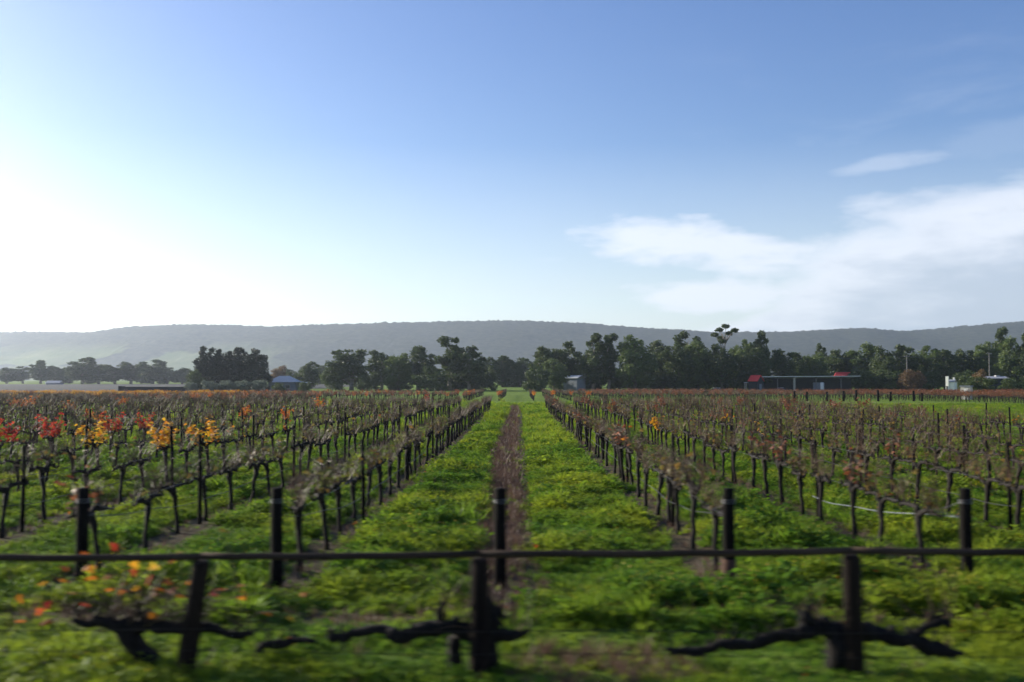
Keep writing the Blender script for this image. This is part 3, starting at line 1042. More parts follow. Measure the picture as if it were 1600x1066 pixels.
# ------------------------------------------------------------------ posts, stakes, wires, hoses
END = [(-2, -5.90), (-1, -3.27), (0, -0.27), (1, 2.80), (2, 5.98)]
END_Y = 13.6
PLAB = {-2: 'black end post second left of the dirt strip, wire wrapped near its top', -1: 'black end post of the first row left of the dirt strip',
        0: 'black end post standing at the near end of the dirt strip', 1: 'black end post with a reddish stained foot, first right of the dirt strip',
        2: 'black end post second right of the dirt strip, near the right edge'}
def post_meshes(seed):
    random.seed(seed)
    mb = MB()
    mb.tube([(0, 0, -.3), (.004, 0, .3), (-.004, .004, .8), (0, 0, 1.285), (0, 0, 1.30)], [.086, .083, .080, .078, .066], 14, knob=0.035)
    wr = MB()
    for i in range(3):
        z = 1.11 + i * 0.02
        ring = [(.086 * math.cos(a), .086 * math.sin(a), z + 0.006 * math.sin(a + i)) for a in np.linspace(0, 2 * math.pi, 15)]
        wr.tube(ring, .004, 5, cap=False)
    wr.tube([(0.0, .084, 1.12), (.01, .6, 0.98), (.0, 1.0, .90)], .004, 4)
    ft = MB()
    ft.tube([(0, 0, -.1), (0, 0, .12), (0, 0, .36)], [.098, .094, .088], 14, knob=0.05)
    return mb.mesh('shaft', M['post'], True), wr.mesh('wire_wrap', M['wire'], True), ft.mesh('stained_foot', M['postbase'], True)


pm = [post_meshes(5), post_meshes(6)]
for k, x in END:
    root = empty('end_post', (x, END_Y, 0), random.uniform(0, 0.6))
    root.rotation_euler = (random.uniform(-.01, .01), random.uniform(-.012, .012), 0)
    tag(root, PLAB[k], 'post', 'end posts of the vine rows')
    a = pm[k % 2]
    link('shaft', a[0], root)
    link('wire_wrap', a[1], root)
    if k == 1:
        tag(link('stained_foot', a[2], root), 'reddish stained foot')
for k in (-3, 3):
    root = empty('end_post', (rowx(k), END_Y, 0))
    tag(root, 'black end post of the %s' % rowname(k), 'post', 'end posts of the vine rows')
    link('shaft', pm[0][0], root)
    link('wire_wrap', pm[0][1], root)

# far headland posts
fp = MB()
fp.tube([(0, 0, -.2), (0, 0, .7), (0, 0, 1.45)], [.20, .19, .18], 8)
fpm = fp.mesh('headland_post', M['post'], True)
FARP = [1239, 1260, 1289, 1317, 1337, 1369, 1387, 1423, 1437]
for i, px in enumerate(FARP):
    o = link('headland_post', fpm, None, (wx(px, 158), 158 + random.uniform(-.5, .5), 0), (0, random.uniform(-.03, .03), 0), (1, 1, random.uniform(.85, 1.25)))
    tag(o, 'short dark post %s from the left at the grass edge before the far right vines' % ORD[i + 1], 'post', 'posts along the far headland')

# slender stakes along the rows
st = MB()
st.tube([(0, 0, -.2), (.01, 0, .8), (0, 0, 1.62)], [.040, .037, .034], 7, knob=0.05)
stm = st.mesh('row_stake', M['post'], True)
for k in list(range(-9, 0)) + list(range(1, 9)):
    n = 0
    for y in np.arange(18.3 + (k % 3) * 0.8, 56, 7.9):
        x = rowx(k)
        if abs(x) > 0.53 * y:
            continue
        n += 1
        o = link('row_stake', stm, None, (x + 0.05, float(y), 0), (random.uniform(-.03, .03), random.uniform(-.03, .03), 0), (1, 1, random.uniform(.92, 1.08)))
        tag(o, 'slender dark stake, %s visible from the road, %s' % (ORD[n], rowname(k)), 'stake', 'slender stakes along the vine rows')

# trellis wires and drip hoses, one of each per near row
for k in list(range(-8, 0)) + list(range(1, 9)):
    mb = MB()
    pts, y = [], END_Y
    x0 = dict(END).get(k, rowx(k))
    while y < 100:
        u = min(1, (y - END_Y) / 4)
        pts.append((x0 * (1 - u) + rowx(k) * u, y, 0.90 - 0.02 * math.sin((y - END_Y) * 0.8)))
        y += 2.0
    mb.tube(pts, .0035, 4)
    tag(link('trellis_wire', mb.mesh('trellis_wire', M['wire'])), 'thin cordon wire along the %s' % rowname(k), 'wire', 'trellis wires of the vine rows')
for k in (-4, -3, -2, -1, 1, 2, 3):
    mb = MB()
    pts, y = [], 13.75
    x0 = dict(END).get(k, rowx(k))
    while y < (20.5 if k == 2 else 50):
        u = min(1, (y - 13.75) / 3)
        z = 0.47 + 0.012 * math.sin(y * 2.1 + k) + 0.42 * max(0, 1 - (y - 13.75) / 5.5) ** 1.3
        pts.append((x0 * (1 - u) + (rowx(k) - 0.06) * u + .08 * (k < 9), y, z))
        y += 0.4
    mb.tube(pts, .007, 5)
    pale = k == 2
    tag(link('drip_hose', mb.mesh('drip_hose', M['hose'] if pale else M['hosedark'], True)),
        '%s drip hose hanging along the %s' % ('pale' if pale else 'dark', rowname(k)), 'hose', 'drip hoses of the vine rows')

# ------------------------------------------------------------------ roadside fence in front
FY = 9.5
fence = empty('roadside_fence', (0, FY, 0))
tag(fence, 'low timber rail fence with three dark posts crossing the whole foreground', 'fence')
FP = [(-560, 876, -545), (-60, 874, -70), (318, 872, 290), (750, 868, 748), (1325, 862, 1328), (1760, 863, 1762), (2200, 865, 2200)]
joint = []
for i, (px, py, bx) in enumerate(FP):
    mb = MB()
    top = Vector((wx(px, FY), 0, wz(py, FY) - 0.02))
    bot = Vector((wx(bx, FY), 0, -0.2))
    random.seed(40 + i)
    seg = [bot.lerp(top, u) for u in (0, .25, .5, .75, .98, 1)]
    mb.tube(seg, [.096, .094, .090, .088, .086, .070], 12, knob=0.05)
    link('post', mb.mesh('post', M['fencepost'], True), fence)
    joint.append(Vector((wx(px, FY), 0, wz(py, FY) + 0.022)))
for i in range(len(joint) - 1):
    mb = MB()
    a, b = joint[i], joint[i + 1]
    random.seed(60 + i)
    n = 9
    pts = []
    for q in range(n + 1):
        u = q / n
        p = a.lerp(b, u)
        p.x += (0.002 if q == 0 else -0.002 if q == n else 0)
        p.z += random.uniform(-.005, .005) - 0.012 * math.sin(u * math.pi)
        pts.append(p)
    mb.tube(pts, [.033 + random.uniform(-.001, .001) for _ in pts], 12, knob=0.03)
    link('rail', mb.mesh('rail', M['wood'], True), fence)
for z0, z1, r in ((0.43, 0.40, .005), (0.26, 0.15, .0035)):
    mb = MB()
    pts = [(x, -0.10, z0 + (z1 - z0) * (x + 9) / 18 + 0.01 * math.sin(x * 1.7)) for x in np.linspace(-9, 9, 40)]
    mb.tube(pts, r, 5)
    link('wire', mb.mesh('wire', M['rust'], True), fence)


def old_vine(name, label, branches, seed, d=9.75):
    """gnarled old vine: branches = list of (part name, pixel path with radii)"""
    random.seed(seed)
    root = empty(name, (0, d, 0))
    tag(root, label, 'grapevine', 'gnarled old vines by the roadside fence')
    tips = []
    for part, path in branches:
        mb = MB()
        pts, rad = [], []
        for i, (px, py, r) in enumerate(path):
            p = Vector((wx(px, d), random.uniform(-.06, .06), wz(py, d)))
            if i:
                q = pts[-1]
                for u in (1 / 3, 2 / 3):
                    m = q.lerp(p, u) + Vector((random.uniform(-.012, .012), random.uniform(-.02, .02), random.uniform(-.014, .014)))
                    pts.append(m)
                    rad.append((rad0 + (r * 1.1 - rad0) * u) * random.uniform(.85, 1.22))
            pts.append(p)
            rad.append(r * 1.1)
            rad0 = r * 1.1
            tips.append(p)
        mb.tube(pts, rad, 9, knob=0.26)
        if part == 'arm':                              # pruned spurs standing on the arm (uneven)
            for p, r in list(zip(pts, rad))[2::3]:
                if random.random() < .35:
                    continue
                e = p + Vector((random.uniform(-.04, .04), random.uniform(-.03, .03), r + random.uniform(-.01, .06)))
                mb.tube([p, e], [r * 0.75, r * 0.42], 6, knob=0.2)
            for _ in range(max(2, len(pts) // 4)):      # burls and old pruning scars
                q = random.randrange(1, len(pts) - 1)
                p, r = pts[q], rad[q]
                o = Vector((random.uniform(-1, 1), random.uniform(-.6, .6), random.uniform(-.6, 1))).normalized() * r * 0.55
                a = Vector((random.uniform(-1, 1), 0, random.uniform(-.5, .5))).normalized() * r * random.uniform(.7, 1.3)
                mb.tube([p + o - a, p + o - a * .45, p + o + a * .3, p + o + a], [r * .35, r * .95, r * random.uniform(.85, 1.15), r * .3], 8, knob=0.22)
            for _ in range(len(pts) // 2):              # stubs of cut canes
                q = random.randrange(1, len(pts))
                p = pts[q]
                e = p + Vector((random.uniform(-.07, .07), random.uniform(-.06, .06), rad[q] + random.uniform(.05, .16)))
                mb.tube([p, p.lerp(e, .5) + Vector((random.uniform(-.015, .015), 0, 0)), e], [.013, .010, .007], 5, knob=0.15)
        link(part, mb.mesh(part, M['old_bark'], True), root)
    cn = MB()
    for i in range(60):
        s = random.choice(tips)
        if s.z < 0.3:
            continue
        cane(s, (random.uniform(-1, 1), random.uniform(-.5, .5), random.uniform(.3, 1.2)), random.uniform(.25, .75), .0055, cn, 5, 4, .2)
    tag(link('cane_growth', cn.mesh('cane_growth', M['cane']), root), kind='stuff')
    return root


leafers = old_vine('old_grapevine', 'gnarled old vine with orange leaves beside the leaning left fence post', [
    ('trunk', [(262, 1080, .105), (240, 1040, .095), (215, 1008, .085), (198, 985, .085), (192, 968, .06)]),
    ('arm', [(200, 980, .06), (165, 968, .045), (140, 974, .032), (120, 966, .022)]),
    ('arm', [(200, 980, .065), (235, 972, .060), (290, 980, .050), (330, 978, .045), (375, 988, .034), (400, 986, .02)]),
    ('arm', [(235, 975, .045), (222, 958, .03), (219, 948, .015)])], 3)
old_vine('old_grapevine', 'gnarled old vine with a thick stem grown against the middle fence post', [
    ('trunk', [(714, 1066, .055), (712, 1025, .06), (709, 996, .062), (722, 978, .065)]),
    ('trunk', [(764, 1075, .060), (768, 1030, .070), (764, 990, .085), (767, 960, .075), (760, 935, .045)]),
    ('arm', [(745, 985, .075), (700, 975, .062), (655, 980, .058), (630, 992, .055), (600, 980, .046), (560, 986, .038), (535, 994, .045), (515, 990, .026)]),
    ('arm', [(756, 985, .06), (785, 988, .05), (808, 986, .035), (826, 982, .02)]),
    ('arm', [(690, 975, .03), (688, 950, .03), (700, 935, .014)]),
    ('arm', [(757, 962, .06), (775, 952, .04), (790, 966, .02)])], 5, 9.66)
old_vine('old_grapevine', 'gnarled old vine with two spreading arms at the right fence post', [
    ('trunk', [(1302, 1070, .10), (1301, 1035, .105), (1304, 1005, .125), (1310, 980, .11)]),
    ('arm', [(1312, 985, .08), (1280, 978, .065), (1252, 972, .075), (1252, 958, .05), (1245, 952, .02)]),
    ('arm', [(1262, 980, .055), (1215, 985, .05), (1170, 1003, .045), (1120, 1000, .04), (1090, 1012, .04), (1052, 1014, .03), (1036, 1008, .015)]),
    ('arm', [(1330, 975, .08), (1362, 985, .060), (1400, 995, .050), (1418, 992, .045), (1440, 975, .032), (1460, 965, .034), (1476, 972, .018)]),
    ('arm', [(1418, 994, .05), (1440, 1008, .058), (1468, 1012, .05), (1500, 1018, .012)])], 9, 9.64)
old_vine('old_grapevine', 'thin gnarled old vine hung along the lower fence wire on the left', [
    ('trunk', [(395, 1060, .035), (402, 1030, .035), (410, 1006, .032)]),
    ('arm', [(410, 1006, .034), (438, 1004, .04), (470, 998, .03), (498, 996, .018)])], 12)
# big orange leaves still hanging on the left old vine: each its own piece
lm = []
for mk in ('orange', 'gold', 'red', 'orange'):
    for s in range(2):
        random.seed(300 + len(lm))
        mb = MB()
        add_leaf(mb, (0, 0, 0), 0.088)
        lm.append(mb.mesh('leaf', M[mk]))
LPX = [(133, 862), (137, 886), (142, 890), (213, 878), (214, 890), (275, 873), (283, 862), (172, 902), (176, 918), (196, 921), (217, 920), (218, 928), (236, 900), (245, 920),
       (250, 916), (247, 928), (275, 920), (283, 927), (279, 940), (245, 957), (248, 962), (335, 924), (350, 918), (382, 913), (380, 920), (384, 931), (66, 912), (32, 932),
       (77, 940), (68, 950), (41, 967), (82, 967), (208, 990), (478, 924), (424, 955), (458, 963), (459, 993), (134, 940), (105, 905), (104, 884), (157, 872), (150, 900), (352, 829),
       (240, 884), (195, 912), (183, 850), (330, 1031), (300, 905), (120, 925), (262, 905)]
canes = MB()
random.seed(77)
for i, (px, py) in enumerate(LPX):
    d = 9.75 + random.uniform(-.25, .25)
    p = (wx(px, d), d - 9.75, wz(py, d))
    o = link('leaf', lm[i % len(lm)], leafers, p, (random.uniform(-.5, .5), random.uniform(-.5, .5), random.uniform(0, 6.28)), (random.uniform(.75, 1.2),) * 3)
    if True:
        s = Vector((wx(random.uniform(150, 390), 9.75), 0, wz(976, 9.75)))
        e = Vector(p)
        canes.tube([s, s.lerp(e, .35) + Vector((0, 0, .10)), s.lerp(e, .7) + Vector((0, 0, .09)), e], [.005, .0042, .0034, .0022], 4)
link('twig_growth', canes.mesh('twig_growth', M['cane']), leafers)['kind'] = 'stuff'

# ------------------------------------------------------------------ weeds and grass
def weed_mesh(seed, kind):
    random.seed(seed)
    mb = MB()
    if kind in ('broad', 'flower'):
        for i in range(26):
            an = random.uniform(0, 6.28)
            L = random.uniform(.05, .10)
            w = L * random.uniform(.32, .5)
            r = random.uniform(0, .16)
            b = Vector((r * math.cos(an), r * math.sin(an), random.uniform(.01, .22) * (1 - r * 2.6)))
            an += random.uniform(-.9, .9)
            d = Vector((math.cos(an), math.sin(an), random.uniform(-.1, .8))).normalized()
            s = Vector((-math.sin(an), math.cos(an), random.uniform(-.4, .4)))
            mb.add([b, b + d * L * .5 + s * w, b + d * L * .5 - s * w, b + d * L + Vector((0, 0, -.015))], [(0, 1, 2), (1, 3, 2)])
        if kind == 'flower':
            for i in range(4):
                p = Vector((random.uniform(-.12, .12), random.uniform(-.12, .12), random.uniform(.16, .28)))
                s = .009
                mb.add([p + Vector((s, 0, 0)), p + Vector((0, s, .004)), p - Vector((s, 0, 0)), p - Vector((0, s, .004)), p + Vector((0, 0, .012))],
                       [(0, 1, 4), (1, 2, 4), (2, 3, 4), (3, 0, 4)], 1)
        return mb.mesh('weed', [M['weed'], M['flower']])
    n = {'blade': 30, 'dry': 16, 'stalk': 10}[kind]
    for i in range(n):
        an = random.uniform(0, 6.28)
        r = random.uniform(0, .10)
        b = Vector((r * math.cos(an), r * math.sin(an), 0))
        L = random.uniform(.12, .30) * (1.3 if kind == 'stalk' else 1)
        d = Vector((random.uniform(-.5, .5), random.uniform(-.5, .5), 1)).normalized()
        s = d.cross(Vector((random.uniform(-1, 1), random.uniform(-1, 1), .1))).normalized() * (.007 if kind == 'blade' else .004)
        dr = Vector((d.x, d.y, 0)) * L * .5
        m = b + d * L * .55
        e = b + d * L + dr - Vector((0, 0, L * .12))
        mb.add([b - s, b + s, m + s, m - s, e], [(0, 1, 2, 3), (3, 2, 4)])
    return mb.mesh('weed', M['blade'] if kind == 'blade' else M['dry'])


def litter_mesh(seed, mat):
    random.seed(seed)
    mb = MB()
    for i in range(5):
        add_leaf(mb, (random.uniform(-.25, .25), random.uniform(-.25, .25), random.uniform(.02, .16)), random.uniform(.05, .09))
    return mb.mesh('weed', M[mat])


WSRC = [weed_mesh(1, 'broad'), weed_mesh(2, 'broad'), weed_mesh(3, 'broad'), weed_mesh(4, 'flower'), weed_mesh(5, 'blade'), weed_mesh(6, 'blade'),
        weed_mesh(7, 'dry'), weed_mesh(8, 'stalk'), litter_mesh(1, 'dry'), litter_mesh(2, 'orange')]
WC = source_collection('weed_source', WSRC)


def weeds():
    P, Rr, Sc, I = [], [], [], []
    g = np.random.default_rng(5)
    for y0, y1, dens, s0 in ((7.5, 16, 135, 0.78), (16, 30, 110, 0.78), (30, 60, 30, 0.98), (60, 135, 8.0, 1.4)):
        A = 0.62 * (y1 * y1 - y0 * y0) + 6 * (y1 - y0)
        n = int(A * dens)
        y = np.sqrt(g.random(n) * (y1 * y1 - y0 * y0) + y0 * y0)
        x = (g.random(n) * 2 - 1) * (0.60 * y + 2)
        u = (x - ROW0) / ROWS
        k = np.round(u)
        dr = np.abs(u - k) * ROWS
        inrow = (y > 13) & (y < 108) & (x < 26)
        keep = np.ones(n, bool)
        away = np.clip((y - 14) / 26, 0, 1)
        mid = (np.abs(x + 0.27 + 0.33 * away) < 0.34 + 0.14 * away + 0.25 * (vnoise(x * 3, y * 3) - .5)) & (y > 11.5) & (y < 120)
        row = inrow & (dr < 0.42 + 0.3 * (vnoise(x * 2 + 40, y * 2) - .5)) & ~mid
        trk = np.abs(y - 11.75) < 0.30 + 0.7 * (vnoise(x * 1.1, y * 2) - .5)
        q = g.random(n)
        keep &= ~(row & (q > 0.20))
        keep &= ~(mid & (q > 0.5))
        keep &= ~(trk & (q > 0.50))
        clump = vnoise(x * 1.3 + 7, y * 1.3) * 0.6 + vnoise(x * 0.5, y * 0.5 + 30) * 0.5
        keep &= q < 0.55 + clump
        s = s0 * np.minimum(1.25, 0.32 + 1.6 * clump ** 2) * g.uniform(.7, 1.4, n)
        s *= np.where(row | mid | trk, 0.55, 1.0) * np.where((y < 11.2), 0.62, 1.0) * np.where(x > 26, 0.55, 1.0)
        t = g.random(n)
        idx = np.where(t < .21, 0, np.where(t < .40, 1, np.where(t < .58, 2, np.where(t < .66, 3, np.where(t < .83, 4, 5)))))
        s = np.where(g.random(n) < .025, s * 1.6, s)
        far = y > 45
        idx = np.where(far & (t < .35), 4, idx)
        dry = (mid & (t < np.where(y < 26, .6, .85))) | (trk & (t < .4)) | (row & (t < .35)) | (t > .985) | ((np.hypot((x - 0.75) / 0.9, (y - 9.6) / 0.8) < 1) & (t < .55))
        idx = np.where(dry, np.where(t * 7 % 1 < .5, 6, 7), idx)
        s = np.where(dry, s0 * g.uniform(.5, 1.0, n) * np.where(mid & (y > 14), 1.5, 1.0), s)
        idx = np.where((g.random(n) < .014) & (y < 45), 8 + (t * 13 % 1 < .22), idx)
        x, y, s, idx = x[keep], y[keep], s[keep], idx[keep]
        m = len(x)
        P.append(np.stack([x, y, ground_height(x, y) - 0.01], 1))
        Rr.append(np.stack([g.uniform(-.15, .15, m), g.uniform(-.15, .15, m), g.uniform(0, 6.28, m)], 1))
        Sc.append(np.stack([s, s, s * g.uniform(.8, 1.25, m)], 1))
        I.append(idx)
    P, Rr, Sc, I = (np.concatenate(a) for a in (P, Rr, Sc, I))
    print('weeds', len(P))
    tag(scatter('weed_cover', P, Rr, Sc, I, WC), 'lush green weeds and grass growing between the vine rows', 'weeds', kind='stuff')


weeds()

# ------------------------------------------------------------------ buildings beyond the vines
M['blueroof'] = solid('blue_grey_metal_roof', (0.27, 0.33, 0.40), (0.22, 0.27, 0.33), 0.5, 2)
M['bluewall'] = solid('blue_grey_wall', (0.17, 0.195, 0.23), (0.14, 0.16, 0.19), 0.8, 2)
M['whiteroof'] = solid('white_metal_roof', (0.80, 0.82, 0.83), (0.68, 0.70, 0.72), 0.32, 2, metal=0.35)
M['greywall'] = solid('grey_shed_wall', (0.23, 0.26, 0.30), (0.18, 0.20, 0.23), 0.8, 2)
M['paleroof'] = solid('pale_grey_roof', (0.42, 0.42, 0.42), (0.34, 0.34, 0.34), 0.6, 2)
M['redroof'] = solid('red_metal_roof', (0.80, 0.060, 0.045), (0.68, 0.045, 0.04), 0.5, 2)
M['darkwall'] = solid('dark_shed_wall', (0.030, 0.036, 0.040), (0.02, 0.024, 0.027), 0.85, 2)
M['palepost'] = solid('cream_timber', (0.48, 0.45, 0.36), (0.38, 0.35, 0.28), 0.75, 3)
M['whitewall'] = solid('white_render', (0.80, 0.79, 0.72), (0.70, 0.69, 0.62), 0.8, 2)
M['creamwall'] = solid('cream_cladding', (0.62, 0.58, 0.48), (0.50, 0.46, 0.38), 0.8, 2)
M['glass'] = solid('dark_window_glass', (0.03, 0.035, 0.04), None, 0.12, 2, spec=0.6)
M['tyre'] = solid('black_rubber', (0.02, 0.02, 0.02), None, 0.8, 5)
M['carwhite'] = solid('white_car_paint', (0.70, 0.71, 0.72), (0.66, 0.67, 0.68), 0.25, 3, spec=0.5)
M['cardark'] = solid('dark_car_paint', (0.05, 0.055, 0.06), None, 0.25, 3, spec=0.5)
M['pole'] = solid('grey_pole_timber', (0.24, 0.23, 0.21), (0.17, 0.16, 0.15), 0.85, 3)


def gable(mb, x0, x1, y0, y1, ze, zr, over=0.3, th=0.12, axis='x'):
    """gabled roof with the ridge along axis"""
    x0, x1, y0, y1 = x0 - over, x1 + over, y0 - over, y1 + over
    if axis == 'x':
        ym = (y0 + y1) / 2
        prof = [(y0, ze), (ym, zr), (y1, ze), (y1, ze + th), (ym, zr + th), (y0, ze + th)]
        vs = [(x, a, b) for x in (x0, x1) for a, b in prof]
    else:
        xm = (x0 + x1) / 2
        prof = [(x0, ze), (xm, zr), (x1, ze), (x1, ze + th), (xm, zr + th), (x0, ze + th)]
        vs = [(a, y, b) for y in (y0, y1) for a, b in prof]
    fs = [(0, 1, 4, 5), (1, 2, 3, 4), (6, 11, 10, 7), (7, 10, 9, 8)] + [(i, i + 6, (i + 1) % 6 + 6, (i + 1) % 6) for i in range(6)]
    mb.add(vs, fs)


def part(root, name, fn, mat, label=None):
    mb = MB()
    fn(mb)
    o = link(name, mb.mesh(name, mat), root)
    if label:
        o['label'] = label
    return o


def window(root, x, z, w, h, y):
    f = part(root, 'window', lambda m: (m.box(x - w / 2, x - w / 2 + .08, y - .06, y, z, z + h), m.box(x + w / 2 - .08, x + w / 2, y - .06, y, z, z + h),
                                        m.box(x - w / 2 + .08, x + w / 2 - .08, y - .06, y, z + h - .08, z + h), m.box(x - w / 2 + .08, x + w / 2 - .08, y - .06, y, z, z + .08)), M['palepost'])
    mb = MB()
    mb.box(x - w / 2 + .08, x + w / 2 - .08, y - .03, y - .01, z + .08, z + h - .08)
    link('pane', mb.mesh('pane', M['glass']), f)


# blue roofed house: hip roof with a verandah on the right
D = 318
b = empty('house', (wx(441, D), D, 0))
tag(b, 'low blue roofed house in front of the dark pines', 'house')
part(b, 'wall', lambda m: m.box(-4.6, 4.2, 0, 7, 0, 3.3), M['bluewall'])


def hip(m):
    v = [(-5.2, -.6, 3.3), (4.8, -.6, 3.3), (4.8, 7.6, 3.3), (-5.2, 7.6, 3.3), (-1.8, 3.5, 5.3), (1.4, 3.5, 5.3)]
    m.add(v, [(0, 1, 5, 4), (1, 2, 5), (2, 3, 4, 5), (3, 0, 4), (3, 2, 1, 0)])


part(b, 'roof', hip, M['blueroof'])
part(b, 'verandah_roof', lambda m: m.add([(4.82, -.4, 3.35), (8, -.4, 3.05), (8, 6, 3.05), (4.82, 6, 3.35), (4.82, -.4, 3.47), (8, -.4, 3.17), (8, 6, 3.17), (4.82, 6, 3.47)],
                                         [(3, 2, 1, 0), (4, 5, 6, 7), (0, 1, 5, 4), (1, 2, 6, 5), (2, 3, 7, 6), (3, 0, 4, 7)]), M['blueroof'])
for q in (6.2, 7.8):
    part(b, 'verandah_post', lambda m: m.box(q - .06, q + .06, -.3, -.18, 0, 3.1), M['palepost'])
window(b, -2.6, 1.2, 1.6, 1.2, 0)
window(b, 1.6, 1.2, 1.6, 1.2, 0)
part(b, 'door', lambda m: m.box(-.9, 0, -.05, 0, 0, 2.1), M['darkwall'])

# white roofed shed
D = 322
b = empty('shed', (wx(890, D), D, 0), R(-38))
tag(b, 'grey shed with a bright white roof left of the pair of tall gums', 'shed')
part(b, 'wall', lambda m: m.box(-2.7, 2.8, 0, 5, 0, 4.5), M['greywall'])
part(b, 'roof', lambda m: gable(m, -2.7, 2.8, 0, 5, 4.5, 5.4, .35), M['whiteroof'])
part(b, 'door', lambda m: m.box(-1.2, 1.1, -.06, 0, 0, 3.0), M['bluewall'])

# long open shed
D = 320
xl, xr = wx(1188, D), wx(1342, D)
b = empty('open_shed', ((xl + xr) / 2, D, 0))
hwid = (xr - xl) / 2
tag(b, 'long low open shed with a thin pale roof edge in front of the dark trees', 'shed')
part(b, 'roof', lambda m: m.add([(-hwid, -.3, 4.95), (hwid, -.3, 5.15), (hwid, 8, 4.75), (-hwid, 8, 4.55), (-hwid, -.3, 5.07), (hwid, -.3, 5.27), (hwid, 8, 4.87), (-hwid, 8, 4.67)],
                                [(3, 2, 1, 0), (4, 5, 6, 7), (0, 1, 5, 4), (1, 2, 6, 5), (2, 3, 7, 6), (3, 0, 4, 7)]), M['whiteroof'])
part(b, 'gutter', lambda m: m.add([(-hwid, -.45, 4.93), (hwid, -.45, 5.13), (hwid, -.302, 5.13), (-hwid, -.302, 4.93), (-hwid, -.45, 5.1), (hwid, -.45, 5.3), (hwid, -.302, 5.3), (-hwid, -.302, 5.1)],
                                  [(3, 2, 1, 0), (4, 5, 6, 7), (0, 1, 5, 4), (1, 2, 6, 5), (2, 3, 7, 6), (3, 0, 4, 7)]), M['whiteroof'])
part(b, 'back_wall', lambda m: m.box(-hwid + .3, hwid - 1, 5.6, 5.8, 0, 4.6), M['darkwall'])
for q in (-hwid + .5, -hwid + 5.3, wx(1240, D) - b.location.x, wx(1274, D) - b.location.x, hwid - 6):
    wpost = .30 if abs(q - (wx(1240, D) - b.location.x)) < .1 else .08
    part(b, 'post', lambda m: m.box(q - wpost, q + wpost, 0, .3, 0, 4.86), M['palepost' if wpost > .2 else 'pole'])
part(b, 'side_wall', lambda m: m.box(hwid - 14, hwid - 11, 3, 3.2, 0, 3.2), M['greywall'])
# white barrel by the shed
mb = MB()
mb.tube([(0, 0, 0), (0, 0, .1), (0, 0, 1.6), (0, 0, 3.0), (0, 0, 3.2)], [.5, .55, .55, .52, .3], 14)
tag(link('water_tank', mb.mesh('water_tank', M['whitewall'], True), None, (wx(1280, D), D - 2, 0)), 'narrow white tank in front of the long open shed', 'tank')

# red gabled shed on the left of it
b = empty('gabled_shed', (wx(1172, D), D - 3, 0), R(-52), (.60, .60, .97))
tag(b, 'dark gabled shed with a red roof at the left end of the long open shed', 'shed')


def gwall(m):
    v = [(-3, 0, 0), (3, 0, 0), (3, 5, 0), (-3, 5, 0), (-3, 0, 3.6), (3, 0, 3.6), (3, 5, 3.6), (-3, 5, 3.6), (-3, 2.5, 5.5), (3, 2.5, 5.5)]
    m.add(v, [(0, 1, 5, 4), (2, 3, 7, 6), (1, 2, 6, 9, 5), (3, 0, 4, 8, 7)])


part(b, 'wall', gwall, M['darkwall'])
part(b, 'roof', lambda m: gable(m, -3, 3, 0, 5, 3.62, 5.56, .35, .12), M['redroof'])
part(b, 'door', lambda m: m.box(3.003, 3.06, 1.4, 3.4, 0, 2.8), M['bluewall'])
part(b, 'side_roof', lambda m: m.box(-6.2, -3.36, .5, 4, 3.2, 3.34), M['whiteroof'])
for q in (-6.0, -5.0):
    part(b, 'post', lambda m: m.box(q - .2, q + .2, .6, .9, 0, 3.2), M['palepost'])

# red roofed house behind
D = 338
b = empty('house', (wx(1316, D), D, 0))
tag(b, 'house with a bright red roof showing above the long open shed', 'house')
part(b, 'wall', lambda m: m.box(-2.6, 2.9, 0, 6, 0, 4.9), M['darkwall'])
part(b, 'roof', lambda m: m.add([(-3.4, -.6, 4.9), (2.2, -.6, 4.9), (3.4, 3, 6.7), (-1.5, 3, 6.7), (-1.5, 7, 4.9), (3.4, 7, 4.9)],
                                [(0, 1, 2, 3), (3, 2, 5, 4), (0, 3, 4), (1, 5, 2), (0, 4, 5, 1)]), M['redroof'])

# white cottage
D = 290
b = empty('cottage', (wx(1481, D), D, 0), R(-42))
tag(b, 'tiny bright white cottage between dark bushes on the right', 'cottage')
part(b, 'wall', lambda m: m.box(-.5, 1.2, 0, 2.4, 0, 3.2), M['whitewall'])
part(b, 'porch_wall', lambda m: m.box(-1.0, -.2, -.4, -.003, 0, 4.9), M['whitewall'])
part(b, 'roof', lambda m: gable(m, -.5, 1.2, 0, 2.4, 3.22, 3.9, .12), M['greywall'])
part(b, 'chimney', lambda m: m.box(.5, .9, 1.2, 1.6, 3.7, 4.6), M['whitewall'])
part(b, 'door', lambda m: m.box(-.85, -.4, -.45, -.403, 0, 2.1), M['darkwall'])

# pump shed
D = 176
b = empty('pump_shed', (wx(1505, D), D, 0), R(-38))
tag(b, 'small cream box shed with a flat grey roof among russet vines', 'shed')
part(b, 'wall', lambda m: m.box(-.8, .8, 0, 1.6, 0, 2.25), M['creamwall'])
part(b, 'roof', lambda m: m.box(-.95, .95, -.15, 1.75, 2.25, 2.42), M['greywall'])
part(b, 'door', lambda m: m.box(-.25, .45, -.04, 0, 0, 1.9), M['whitewall'])

# pale metal roof on the far right
D = 300
b = empty('farm_shed', (wx(1556, D), D, 0))
tag(b, 'farm shed with a pale metal roof half hidden by bushes at far right', 'shed')
part(b, 'wall', lambda m: m.box(-3, 3, 0, 5, 0, 4.3), M['darkwall'])
part(b, 'roof', lambda m: gable(m, -3, 3, 0, 5, 4.3, 4.9, .4), M['paleroof'])
part(b, 'vent', lambda m: m.box(.4, 1.6, 2.0, 3.2, 4.7, 5.3), M['paleroof'])

